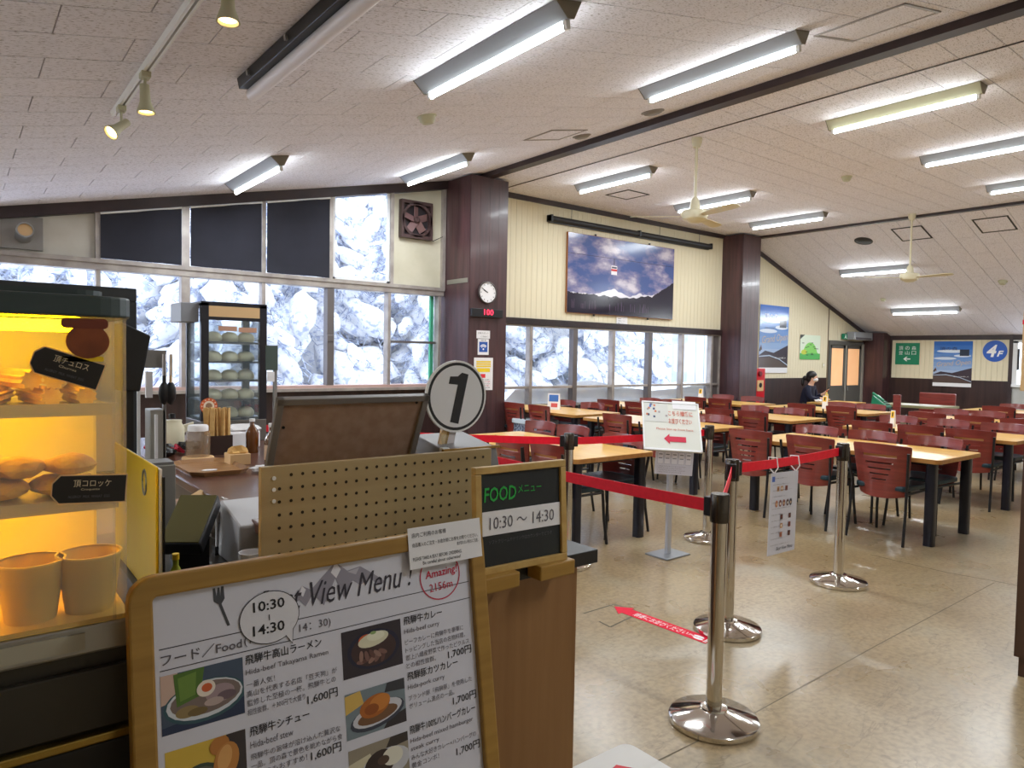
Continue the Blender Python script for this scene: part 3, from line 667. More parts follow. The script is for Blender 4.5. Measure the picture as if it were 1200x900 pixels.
def hatch(x, y, zf, a, w, d, m, lb):
    t = thing('ceiling_hatch', (x, y, zf(x)), lb, 'hatch'); t.rotation_euler = (0, a, 0)
    for q in ((-w/2, w/2, -d/2, -d/2+.022), (-w/2, w/2, d/2-.022, d/2), (-w/2, -w/2+.022, -d/2, d/2), (w/2-.022, w/2, -d/2, d/2)): MB().box(q[0], q[1], q[2], q[3], -.008, 0).build('frame_bar', m, t)
    MB().box(-w/2+.022, w/2-.022, -d/2+.022, d/2-.022, -.003, 0).build('cover', M['ceil'], t)
hatch(7.87, 7.30, lambda x: ZF, 0, .46, .46, M['black_s'], 'square ceiling hatch with dark frame above the black roller')
hatch(13.05, 5.45, zR, -aR, .5, .5, M['black_s'], 'square ceiling hatch with dark frame behind the further fan')
hatch(13.07, 4.21, zR, -aR, .5, .5, M['black_s'], 'square ceiling hatch with dark frame nearest the right edge')
hatch(4.93, 5.6, zL, -aL, .5, .45, mat('hatch_grey', (150, 142, 140), .6), 'faint square ceiling hatch left of the dark beam')
hatch(4.95, 2.35, zL, -aL, .55, .6, mat('hatch_grey', (150, 142, 140), .6), 'ceiling hatch at the top edge beside the dark beam')
hatch(8.2, 1.9, lambda x: ZF, 0, .5, .5, M['black_s'], 'ceiling hatch cut by the right edge of the photo')
# ================================================================ TABLES AND CHAIRS
TZ = .68
def make_table(W=.86, L=1.70):
    t = thing('dining_table', (0, 0, 0), 'x', 'table', 'pale wood dining tables with black legs')
    top = MB().prism(rrect(-W/2, W/2, -L/2, L/2, .05), 'z', TZ-.032, TZ); top.build('table_edge', M['table_edge'], t)
    MB().prism(rrect(-W/2+.006, W/2-.006, -L/2+.006, L/2-.006, .046), 'z', TZ-.001, TZ+.0015).build('table_top', M['table_top'], t)
    for sx in (-1, 1):
        for sy in (-1, 1):
            x = sx*(W/2-.085); y = sy*(L/2-.085)
            MB().prism(rrect(x-.036, x+.036, y-.036, y+.036, .016, 3), 'z', 0, TZ-.032).build('leg', M['table_leg'], t, smooth=True)
    MB().box(-W/2+.1, W/2-.1, -L/2+.1, L/2-.1, TZ-.062, TZ-.032).build('under_frame', M['table_leg'], t)
    return t
tb = make_table()
tables = [(3.90, 4.50, 'pale wood table beside the chalkboard, behind the red belt'),
 (6.27, 3.02, 'pale wood table nearest the camera on the right'),
 (6.40, 5.35, 'pale wood table right behind the white queue sign stand'),
 (6.52, 7.30, 'pale wood table by the window holding the blue menu stand'),
 (8.38, 3.15, 'pale wood table one row behind the nearest right table'),
 (8.38, 5.46, 'pale wood table in the centre, between the middle rows of chairs'),
 (8.28, 7.30, 'pale wood table at the window, third from the front pillar'),
 (10.50, 3.25, 'pale wood table in the far row by the right edge'),
 (10.50, 5.55, 'pale wood table in the far row before the green telephone'),
 (10.40, 7.40, 'pale wood table in the corner before the middle pillar'),
 (13.1, 3.6, 'pale wood table in the last row by the grey end wall')]
for i, (x, y, lb) in enumerate(tables):
    o = tb if i == 0 else copy_tree(tb)
    o.location = (x, y, 0); o['label'] = lb
def back_plate(t=.012):
    zb, zt_ = .345, .775
    slots = [(.755, .805, .60), (.63, .662, .50), (.525, .552, .42), (.425, .45, .36), (.33, .352, .28)]
    us = {-1., 1., -.8, .8, 0.}
    for a, b, w in slots: us |= {-w, w}
    vs = {0., 1., .1, .2, .9, .96}
    for a, b, w in slots: vs |= {a, b}
    us = sorted(us); vs = sorted(vs)
    def P(u, v, off):
        hw = .172 + .056*(v**.7); k = 1-max(0, (v-.96)/.04)*.03
        x = -.20 + .06*u*u - .055*v - .02*(1-v)*(1-v) + off
        z = zb + (zt_-zb)*v + (.02*u*u*(1-v)) - .010*u*u*v
        return (x, u*hw*k, z)
    mb = MB(); idx = {}
    def V(i, j, s):
        key = (i, j, s)
        if key not in idx: idx[key] = len(mb.v); mb.v.append(Vector(P(us[i], vs[j], 0 if s == 0 else t)))
        return idx[key]
    def solid(i, j):
        if i < 0 or j < 0 or i >= len(us)-1 or j >= len(vs)-1: return False
        uc = (us[i]+us[i+1])/2; vc = (vs[j]+vs[j+1])/2
        return not any(a < vc < b and abs(uc) < w for a, b, w in slots)
    def F(*q): mb.f.append(q); mb.mi.append(0)
    for i in range(len(us)-1):
        for j in range(len(vs)-1):
            if not solid(i, j): continue
            F(V(i, j, 0), V(i, j+1, 0), V(i+1, j+1, 0), V(i+1, j, 0)); F(V(i, j, 1), V(i+1, j, 1), V(i+1, j+1, 1), V(i, j+1, 1))
            for di, dj, a, b in ((-1, 0, (i, j), (i, j+1)), (1, 0, (i+1, j+1), (i+1, j)), (0, -1, (i+1, j), (i, j)), (0, 1, (i, j+1), (i+1, j+1))):
                if not solid(i+di, j+dj): F(V(*a, 0), V(*a, 1), V(*b, 1), V(*b, 0))
    return mb
def make_chair():
    t = thing('dining_chair', (0, 0, 0), 'x', 'chair', 'red-brown slotted dining chairs')
    back_plate().build('backrest', M['chair_wood'], t, smooth=True, fix=True)
    MB().prism(rrect(-.20, .22, -.205, .205, .05), 'z', .41, .452).build('seat', M['seat'], t, bevel=.012)
    for s in (-1, 1):
        MB().tube([(-.258, s*.232, .72), (-.245, s*.226, .60), (-.215, s*.212, .44), (-.235, s*.215, .2), (-.27, s*.222, 0)], .0115, 8).build('leg', M['black'], t, smooth=True)
        MB().tube([(.19, s*.19, .41), (.20, s*.20, .2), (.225, s*.21, 0)], .0115, 8).build('leg', M['black'], t, smooth=True)
        MB().tube([(-.215, s*.205, .395), (.195, s*.19, .395)], .010, 6).build('side_rail', M['black'], t)
    MB().tube([(.185, -.19, .395), (.185, .19, .395)], .010, 6).build('front_rail', M['black'], t)
    return t
ch = make_chair()
E_, M_, W_ = 'end nearest the camera', 'middle place', 'window end'
chairs = []   # (x of backrest, y, side, label)
def row(tname, xb, ys, side, names):
    for y, nm in zip(ys, names):
        lb = ('chair, back to camera, at the ' if side == 'N' else 'chair facing camera at the ') + tname + ', ' + nm
        chairs.append((xb, y, side, 'brown ' + lb))
row('table beside the chalkboard', 3.40, [3.93, 4.38], 'N', ['nearer of two', 'further of two'])
row('table beside the chalkboard', 4.42, [4.02], 'F', ['end nearest the belt post'])
row('table beside the chalkboard', 4.59, [4.82, 5.28], 'F', ['middle', 'window end'])
row('nearest right-hand table', 5.72, [2.57, 3.17, 3.76], 'N', ['right end', 'middle', 'left end'])
row('nearest right-hand table', 6.80, [2.56, 3.09, 3.64], 'F', ['right end', 'middle', 'left end'])
row('table behind queue sign', 5.87, [4.95, 5.58], 'N', ['hidden by the sign', 'left of the sign'])
row('table behind queue sign', 6.93, [4.93, 5.6], 'F', ['right end', 'left end'])
row('blue-menu-stand window table', 5.98, [7.08, 7.62], 'N', ['nearer of two', 'further of two'])
row('blue-menu-stand window table', 7.12, [7.10, 7.68], 'F', ['nearer of two', 'further of two'])
row('second-row right table', 7.80, [2.66, 3.13, 3.61], 'N', ['right end', 'middle', 'left end'])
row('second-row right table', 9.06, [2.71, 3.28, 3.83], 'F', ['right end', 'middle', 'left end'])
row('centre table', 7.83, [5.10, 5.60], 'N', ['right one', 'left one'])
row('centre table', 8.94, [5.18, 5.71], 'F', ['right one', 'left one'])
row('third window table', 7.76, [6.98, 7.55], 'N', ['nearer of two', 'further of two'])
row('third window table', 8.83, [7.08, 7.52], 'F', ['nearer of two', 'further of two'])
row('far-row right table', 9.96, [2.85, 3.35, 3.89], 'N', ['right end', 'middle', 'left end'])
row('far-row right table', 11.16, [3.0, 3.57, 4.01], 'F', ['right end', 'middle', 'left end'])
row('far-row table before telephone', 9.96, [5.05, 5.66], 'N', ['right one', 'left one'])
row('far-row table before telephone', 11.05, [5.08, 5.53], 'F', ['right one', 'left one'])
row('corner table by middle pillar', 9.80, [7.0, 7.48], 'N', ['nearer of two', 'further of two'])
row('corner table by middle pillar', 11.05, [7.12, 7.72], 'F', ['nearer of two', 'further of two'])
row('last-row table by the end wall', 12.55, [3.3, 3.9], 'N', ['right one', 'left one'])
row('last-row table by the end wall', 13.66, [3.35, 3.95], 'F', ['right one', 'left one'])
for i, (xb, y, s, lb) in enumerate(chairs):
    o = ch if i == 0 else copy_tree(ch)
    j = random.uniform(-.05, .05)
    if s == 'N': o.location = (xb+.25, y, 0); o.rotation_euler = (0, 0, j)
    else: o.location = (xb-.25, y, 0); o.rotation_euler = (0, 0, pi+j)
    o['label'] = lb
# ================================================================ BELT POSTS
posts = {'front': (2.32, 1.63), 'mid': (3.17, 2.16), 'right': (4.43, 2.21), 'back': (4.63, 3.37), 'left': (3.26, 3.50), 'hid': (2.34, 3.72), 'far': (1.72, 5.35)}
plab = {'front': 'steel belt post in the foreground, largest in the photo', 'mid': 'steel belt post right behind the foreground one', 'right': 'steel belt post furthest right, by the hanging menu sheet', 'back': 'steel belt post beside the white queue sign stand', 'left': 'steel belt post half hidden behind the chalkboard', 'hid': 'steel belt post hidden behind the perforated panel', 'far': 'steel belt post behind the counter bottles'}
def make_post():
    t = thing('belt_post', (0, 0, 0), 'x', 'stanchion', 'chrome belt posts of the queue')
    MB().lathe([(0, 0), (.168, 0), (.172, .004), (.172, .022), (.166, .028), (.06, .052), (.052, .056), (.05, .062), (.036, .064), (.0, .064)], n=48, cap=False).build('base', M['steel'], t, smooth=True)
    MB().tube([(0, 0, .06), (0, 0, .81)], .031, 28).build('pole', M['steel'], t, smooth=True)
    MB().lathe([(0, .79), (.036, .79), (.037, .80), (.037, .893), (.034, .90), (0, .90)], n=28, cap=False).build('head', mat('gunmetal', (84, 78, 72), .25, .9), t, smooth=True)
    return t
pp = make_post(); PO = {}
for i, (k, (x, y)) in enumerate(posts.items()):
    o = pp if i == 0 else copy_tree(pp); o.location = (x, y, 0); o['label'] = plab[k]; PO[k] = o
def belt(a, b, z0=.845, sag=.01, z1=None):
    A = Vector(posts[a]); B = Vector(posts[b]); d = (B-A); L = d.length; u = d/L; A2 = A+u*.05; B2 = B-u*.04; z1 = z1 or z0
    n = 10; th = .0016; nn = Vector((-u.y, u.x))*th; vs = []; fs = []
    for i in range(n+1):
        f = i/n; p = A2+(B2-A2)*f; z = z0+(z1-z0)*f - sag*4*f*(1-f)
        for s, h in ((-1, -.025), (1, -.025), (1, .025), (-1, .025)): vs.append((p.x+nn.x*s, p.y+nn.y*s, z+h))
    for i in range(n):
        for k in range(4): fs.append((i*4+k, i*4+(k+1) % 4, i*4+4+(k+1) % 4, i*4+4+k))
    fs += [(3, 2, 1, 0), (n*4, n*4+1, n*4+2, n*4+3)]
    o = Vector((A.x, A.y, 0)); MB(o).add(vs, fs).build('belt', M['red'], PO[a], fix=True)
    R = Matrix.Rotation(atan2(u.y, u.x), 3, 'Z')
    for q in (A, B):
        dd = u if q is A else -u; c = Vector((q.x+dd.x*.045, q.y+dd.y*.045, z0)); par = PO[a] if q is A else PO[b]
        MB(Vector((q.x, q.y, 0))).obox(c, .03, .045, .075, R).build('belt_clip', M['black'], par, bevel=.003)
belt('front', 'hid'); belt('front', 'mid'); belt('mid', 'right', .85); belt('left', 'back'); belt('left', 'far')
# ================================================================ ON THE PILLAR
yf = 7.79
c = PY(570, 343, yf); t = frame_obj('wall_clock', FACE_NY, (c.x, yf, c.z), 'round white wall clock on the front brown pillar', 'clock')
MB().lathe([(0, 0), (.145, 0), (.15, .01), (.15, .035), (.138, .042), (.133, .032)], n=36, cap=False).build('case', mat('clock_rim', (70, 62, 60), .35), t, smooth=True)
MB().lathe([(.134, .031), (0, .031)], n=36, cap=False).build('dial', M['paper'], t)
for k in range(12):
    a = k*pi/6; MB().obox((sin(a)*.112, cos(a)*.112, .033), .008, .018, .001, Matrix.Rotation(-a, 3, 'Z')).build('hour_mark', M['ink'], t)
for a, L, w in ((radians(-65), .075, .012), (radians(-60), .105, .008)):
    MB().obox((sin(a)*L/2, cos(a)*L/2, .035), w, L, .001, Matrix.Rotation(-a, 3, 'Z')).build('hand', M['ink'], t)
a = PY(551, 361, yf); b = PY(587, 373, yf); w = b.x-a.x
t = frame_obj('led_display', FACE_NY, (a.x, yf, b.z), 'black number display showing red 100 below the clock', 'display')
MB().box(0, w, 0, a.z-b.z, 0, .045).build('case', M['black'], t, bevel=.004)
text('100', w*.38, .03, w*.30, .075, M['led'], t, z=.047, bold=.0)
def sheet(name, R, plane, px, lb, cat, m=None, th=.002, group=None):
    """rectangular sheet from two photo corners on a wall plane"""
    (x0, y0), (x1, y1) = px
    if R is FACE_NY: A = PY(x0, y0, plane); B = PY(x1, y1, plane); w = B.x-A.x; org = (A.x, plane, B.z)
    else: A = PX(x0, y0, plane); B = PX(x1, y1, plane); w = A.y-B.y; org = (plane, A.y, B.z)
    h = A.z-B.z; t = frame_obj(name, R, org, lb, cat, group)
    MB().box(0, w, 0, h, 0, th).build('sheet', m or M['paper'], t); return t, w, h
t, w, h = sheet('notice_label', FACE_NY, yf, ((558.5, 387), (574, 397)), 'small white label on the pillar under the number display', 'label')
text('充電スポット', w*.1, h*.55, w*.8, h*.25, M['ink_grey'], t, z=.003); text('ご自由に', w*.3, h*.15, w*.6, h*.2, M['ink_grey'], t, z=.003)
t, w, h = sheet('wifi_sign', FACE_NY, yf, ((560, 397), (572.5, 416)), 'blue and white wireless sign on the front pillar', 'sign')
shp = [(rect(w*.12, w*.88, h*.18, h*.82), (34, 84, 170))]
for r in (.36, .25): shp += [(ell(w*.5, h*.36, w*r*1.0, w*r*1.0, 14, radians(35), radians(145)) + ell(w*.5, h*.36, w*(r-.07), w*(r-.07), 14, radians(145), radians(35)), (240, 240, 245))]
shp += [(ell(w*.5, h*.36, w*.07, w*.07), (240, 240, 245))]
flat_print('wifi_symbol', shp, t, z=.003); text('Wi-Fi', w*.25, h*.86, w*.5, h*.09, M['ink'], t, z=.003)
t, w, h = sheet('warning_notice', FACE_NY, yf, ((555.5, 419), (577, 457)), 'white notice with yellow block low on the front pillar', 'notice')
sh = [(rect(w*.12, w*.88, h*(.9-.07*k-.05), h*(.9-.07*k)), (236, 200, 30)) for k in range(3)]
sh += [(rect(w*.16, w*.84, h*.56, h*.68), (240, 206, 34)), (rect(w*.35, w*.6, h*.38, h*.5), (220, 40, 50))]
flat_print('colour_blocks', sh, t, z=.003)
for k in range(5): text('お客様へのお願い'[:8-k % 3], w*.3, h*(.30-.06*k), w*.55, h*.04, M['ink_red'] if k % 2 else M['ink'], t, z=.003)
# ================================================================ PICTURE AND ROLLER SCREEN
pw = 2.62; phh = 1.28
t = frame_obj('mountain_picture', FACE_NY, (7.67, YW-.04, 2.115), 'large photo print of ropeway gondola, clouds and dark forest', 'picture')
MB().box(0, pw, 0, phh, -.04, 0).build('panel_board', mat('picture_edge_wood', (150, 96, 50), .5), t)
def picture_print():
    m = bpy.data.materials.new('sky_and_clouds_print'); m.use_nodes = True; nt = m.node_tree; b = nt.nodes['Principled BSDF']; b.inputs['Roughness'].default_value = .18
    tc = nt.nodes.new('ShaderNodeTexCoord'); mp = nt.nodes.new('ShaderNodeMapping'); mp.inputs['Scale'].default_value = (1.0, 1.9, 1); nt.links.new(tc.outputs['Object'], mp.inputs[0])
    n = nt.nodes.new('ShaderNodeTexNoise'); n.inputs['Scale'].default_value = 1.5; n.inputs['Detail'].default_value = 7; n.inputs['Roughness'].default_value = .55; nt.links.new(mp.outputs[0], n.inputs['Vector'])
    r = nt.nodes.new('ShaderNodeValToRGB'); e = r.color_ramp.elements; e[0].position = .44; e[0].color = lin((74, 92, 146)); e[1].position = .64; e[1].color = lin((200, 192, 204)); q = e.new(.53); q.color = lin((128, 124, 160))
    nt.links.new(n.outputs['Fac'], r.inputs[0]); nt.links.new(r.outputs[0], b.inputs['Base Color']); return m
MB().box(.006, pw-.006, .006, phh-.006, 0, .002).build('print', picture_print(), t)
rnd = random.Random(5)
def ridge(x0, x1, f, base, col, n=60):
    pts = [(x0+(x1-x0)*i/n, f((x0+(x1-x0)*i/n)/pw)) for i in range(n+1)]; return [(p, col) for p in [[(pts[i][0], base), (pts[i+1][0], base), pts[i+1], pts[i]] for i in range(n)]]
def mt(u): return phh*(.26+.09*max(0, 1-abs(u-.40)/.16)+.07*max(0, 1-abs(u-.66)/.1)+.08*max(0, 1-abs(u-.82)/.14)+.02*noise.noise(Vector((u*30, 2, 0))))
def fo(u): return phh*(.245+.07*max(0, u-.55)/.1*(.35)+(.5*max(0, u-.80)*1.6)+.022*noise.noise(Vector((u*20, 7, 0)))+.06*abs(noise.noise(Vector((u*110, 1, 0)))))
flat_print('snowy_range', ridge(.006, pw-.006, mt, .006, (216, 212, 222)), t, z=.003, dz=0, rough=.18)
flat_print('dark_forest', ridge(.006, pw-.006, fo, .006, (34, 28, 46), 110), t, z=.0036, dz=0, rough=.18)
flat_print('bare_trunks', [(rect(x, x+.006, .08, rnd.uniform(.16, .24)), (110, 88, 112)) for x in [rnd.uniform(.1, pw*.75) for _ in range(34)]], t, z=.0042, dz=0, rough=.18)
flat_print('cable', [(rect(.006, pw-.006, phh*.74, phh*.745), (60, 56, 80))], t, z=.004, rough=.18)
gx, gy = pw*.405, phh*.58
flat_print('gondola', [(rect(gx-.01, gx+.005, gy+.10, phh*.745), (60, 50, 60)), (rect(gx-.07, gx+.07, gy-.06, gy+.09), (236, 232, 236)), (rect(gx-.07, gx+.07, gy+.0, gy+.035), (206, 60, 60)), (rect(gx-.06, gx+.06, gy+.045, gy+.075), (90, 90, 110))], t, z=.0042, rough=.18)
for x in (.62, 1.95):
    MB().box(x-.015, x+.015, phh, phh+.03, -.02, 0).build('hanger', M['black'], t); MB().box(x-.015, x+.015, -.03, 0, -.02, 0).build('hanger', M['black'], t)
t, w, h = sheet('caption_card', FACE_NY, YW-.012, ((722.5, 370.5), (735, 382)), 'small white caption card under the mountain picture', 'label')
for k in range(3): text('新穂高ロープウェイ', w*.12, h*(.7-.25*k), w*(.75-.1*k), h*.12, M['ink_grey'], t, z=.003)
a = PY(644, 256, YW-.07); b = PY(833, 290, YW-.07); t = thing('roller_screen', ((a.x+b.x)/2, YW-.07, 3.54), 'black roller screen tube above the mountain picture', 'screen'); o = t.location.copy()
MB(o).tube([(a.x, YW-.07, 3.545), (b.x, YW-.07, 3.545)], .045, 14).build('roller', M['black_s'], t, smooth=True)
MB(o).box(a.x+.03, b.x-.03, YW-.05, YW-.02, 3.485, 3.525).build('bottom_bar', M['black'], t)
for x in (a.x, b.x-.04, (a.x+b.x)/2-.02): MB(o).box(x, x+.04, YW-.12, YW, 3.495, 3.60).build('bracket', M['black'], t, bevel=.006)
for x in (a.x+.5, (a.x+b.x)/2+.6, b.x-.3): MB(o).tube([(x, YW-.03, 3.56), (x, YW-.03, 3.76)], .004, 5).build('hanging_wire', M['ink_grey'], t)
# ================================================================ POSTER WALL
def open_poster(R, plane, px, lb):
    t, w, h = sheet('event_poster', R, plane, px, lb, 'poster', group='blue opening posters')
    sky = [(rect(0, w, h*(.08+.92*k/10), h*(.08+.92*(k+1)/10)), tuple(int(a+(b-a)*k/9) for a, b in zip((196, 206, 222), (48, 104, 190)))) for k in range(10)]
    sky += [(ell(w*.5, h*.78, w*.42, h*.035), (216, 226, 240)), (ell(w*.3, h*.62, w*.3, h*.03), (206, 216, 232)), (ell(w*.75, h*.68, w*.22, h*.03), (210, 220, 236))]
    sky += [([(0, h*.26), (w*.2, h*.33), (w*.5, h*.30), (w*.75, h*.36), (w, h*.42), (w, h*.08), (0, h*.08)], (66, 58, 66)), ([(0, h*.22), (w*.4, h*.24), (w*.75, h*.17), (w, h*.1), (w, h*.08), (0, h*.08)], (88, 74, 70)),
            ([(0, h*.235), (w*.35, h*.25), (w*.7, h*.20), (w, h*.11), (w, h*.125), (w*.7, h*.215), (w*.35, h*.268), (0, h*.25)], (176, 190, 210)), (rect(0, w, 0, h*.08), (232, 232, 236)), (rect(w*.68, w*.92, h*.68, h*.82), (52, 60, 76))]
    sky += [([(w*.02, h*.34), (w*.06, h*.42), (w*.10, h*.34)], (92, 64, 50)), ([(w*.0, h*.32), (w*.03, h*.38), (w*.06, h*.32)], (70, 54, 46))]
    flat_print('poster_print', sky, t, z=.0025, rough=.2)
    text('頂の森', w*.16, h*.80, w*.46, h*.075, M['ink'] if R is FACE_NX else M['ink_white'], t, z=.007); text('2024.4.1 START', w*.18, h*.655, w*.34, h*.02, M['ink_grey'], t, z=.007)
    text('Grand Open', w*.10, h*.40, w*.88, h*.14, mat('gold_ink', (190, 170, 150), .5), t, z=.007, shear=.3, rot=.10)
    text('新しい山の楽しみ', w*.55, h*.215, w*.38, h*.022, M['ink_white'], t, z=.007)
    return t
open_poster(FACE_NY, YW-.012, ((891, 356.5), (922, 437)), 'tall blue opening poster on the cream wall beside the middle pillar')
t, w, h = sheet('area_map_poster', FACE_NY, YW-.012, ((938, 392), (960.5, 421.5)), 'green illustrated map poster above the seated person', 'poster')
shp = [(rect(0, w, 0, h), (216, 228, 208)), (ell(w*.5, 0, w*.5, h*.42, 20, 0, pi), (110, 190, 90)), (ell(w*.5, h*.15, w*.36, h*.55, 20, 0, pi), (130, 204, 100)), (rect(0, w, 0, h*.25), (84, 176, 92)), (ell(w*.2, h*.3, w*.14, h*.1), (190, 200, 70)), ([(0, h), (w*.22, h), (0, h*.82)], (60, 60, 56))]
r2 = random.Random(3); shp += [(rect(x, x+w*.1, y, y+h*.025), (44, 60, 44)) for x, y in [(r2.uniform(.08, .8)*w, r2.uniform(.15, .75)*h) for _ in range(14)]]
flat_print('map_print', shp, t, z=.0025)
c = PY(961.5, 430, YW); t = thing('wall_switch', (c.x+.1, YW-.01, 1.26), 'small beige light switch on the poster wall', 'switch'); o = t.location.copy()
MB(o).box(o.x-.035, o.x+.035, YW-.02, YW, 1.26, 1.38).build('plate', M['fan'], t, bevel=.004); MB(o).box(o.x-.015, o.x+.015, YW-.026, YW-.02, 1.30, 1.345).build('rocker', M['white'], t)
# fire hydrant cabinet
t = thing('hydrant_cabinet', (12.87, 8.28, 0), 'red fire hydrant cabinet between middle pillar and poster', 'hydrant'); o = t.location.copy()
MB(o).box(12.66, 13.07, 8.19, 8.385, .0, 1.24).build('body', M['hyd'], t, bevel=.01)
MB(o).lathe([(.0, .03), (.05, .03), (.06, 0)], (12.87, 8.19, 1.13), 18, ax=(0, -1, 0), cap=False).build('alarm_lamp', mat('dark_red_lamp', (120, 10, 20), .3), t)
MB(o).box(12.78, 13.0, 8.178, 8.19, .78, 1.0).build('label_plate', M['tan'], t); MB(o).lathe([(.05, 0.006), (.05, 0)], (12.89, 8.178, .90), 18, ax=(0, -1, 0)).build('button', M['black'], t)
# exit sign and air curtain above the door
t, w, h = sheet('exit_sign', FACE_NY, YW-.03, ((986.5, 391), (997, 398)), 'small green exit sign above the double doors', 'sign', M['green_sign'], .03)
flat_print('running_figure', [(rect(w*.50, w*.54, h*.1, h*.9), (230, 240, 235)), (ell(w*.3, h*.75, w*.06, h*.1), (240, 250, 245)), ([(w*.22, h*.6), (w*.36, h*.62), (w*.34, h*.35), (w*.44, h*.15), (w*.36, h*.12), (w*.28, h*.32), (w*.16, h*.15), (w*.12, h*.22), (w*.24, h*.38)], (240, 250, 245)), (rect(w*.62, w*.9, h*.2, h*.8), (200, 232, 214))], t, z=.031)
t = thing('air_curtain', (17.1, YW-.15, 1.93), 'grey air curtain unit above the double doors', 'air curtain'); o = t.location.copy()
MB(o).box(16.72, 17.62, YW-.24, YW-.03, 1.93, 2.12).build('body', M['enamel'], t, bevel=.015); MB(o).box(16.78, 17.56, YW-.245, YW-.24, 1.945, 1.99).build('outlet', M['ink_grey'], t)
# ================================================================ END WALL SIGNS
xs = XE-.016
t, w, h = sheet('trail_sign', FACE_NX, xs, ((1050, 402), (1077, 427.5)), 'square green sign with white arrow on the end wall', 'sign', M['green_sign'], .006)
for k, c in enumerate('頂の森'): text(c, w*(.14+.27*k), h*.68, w*.18, h*.17, M['ink_white'], t, z=.008)
for k, c in enumerate('登山口'): text(c, w*(.14+.27*k), h*.46, w*.18, h*.17, M['ink_white'], t, z=.008)
flat_print('arrow', [([(w*.34, h*.26), (w*.46, h*.36), (w*.52, h*.36), (w*.44, h*.285), (w*.64, h*.285), (w*.64, h*.235), (w*.44, h*.235), (w*.52, h*.16), (w*.46, h*.16)], (240, 244, 242))], t, z=.008)
t = open_poster(FACE_NX, xs, ((1095, 400), (1138, 454)), 'blue opening poster on the end wall beside the round 4F sign')
c = PX(1166, 411.5, xs); t = frame_obj('floor_number_sign', FACE_NX, (xs, c.y, c.z), 'round blue 4F sign on the end wall', 'sign')
MB().lathe([(0, .006), (.235, .006), (.235, 0)][::-1], n=40, cap=False).build('disc', M['blue_sign'], t)
text('4', -.16, -.13, .20, .27, M['ink_white'], t, z=.008, bold=.03, shear=.25); text('F', .04, -.12, .13, .13, M['ink_white'], t, z=.008, bold=.03, shear=.25)
# ================================================================ PILLAR AT THE RIGHT EDGE
t = thing('edge_pillar', (4.05, .8, 0), 'dark wood pillar cut off by the right edge of the photo', 'pillar'); o = t.location.copy()
pm1 = wood('edge_pillar_wood', (64, 44, 34), (84, 60, 46), (14, 14, 1.2), .4)
MB(o).box(3.80, 4.30, .55, 1.05, .0, 3.4).build('core', pm1, t)
for k in range(3): MB(o).box(3.785, 3.80, .55+k*.17+.002, .72+k*.17-.002 if k < 2 else 1.065, .09, 3.4).build('panel_board', pm1, t)
for k in range(3): MB(o).box(3.785+k*.17+.002, 3.955+k*.17-.002, 1.05, 1.065, .09, 3.4).build('panel_board', pm1, t)
t = thing('edge_sign_board', (3.9, 1.07, 1.28), 'cream board fixed to the pillar at the right edge', 'board'); o = t.location.copy()
MB(o).box(3.775, 4.10, 1.067, 1.088, 1.30, 1.66).build('board', M['tan'], t, bevel=.003); MB(o).box(3.771, 3.775, 1.067, 1.088, 1.60, 1.62).build('red_mark', M['red'], t)
# ================================================================ PERSON AT THE WALL
def skin_mesh(name, joints, edges, m, parent, sub=2, root=0):
    me = bpy.data.meshes.new(name); me.from_pydata([j[0] for j in joints], edges, []); o = bpy.data.objects.new(name, me); COL.objects.link(o)
    md = o.modifiers.new('skin', 'SKIN'); md.use_smooth_shade = True
    for i, j in enumerate(joints):
        r = j[1]; sv = me.skin_vertices[0].data[i]; sv.radius = r if isinstance(r, tuple) else (r, r); sv.use_root = (i == root)
    sb = o.modifiers.new('sub', 'SUBSURF'); sb.levels = sub; sb.render_levels = sub
    bm2 = bpy.data.meshes.new_from_object(o.evaluated_get(bpy.context.evaluated_depsgraph_get())); bpy.data.objects.remove(o)
    bm2.materials.clear(); bm2.materials.append(m); bm2.polygons.foreach_set('use_smooth', [True]*len(bm2.polygons)); bm2.name = name
    return link(name, bm2, parent)
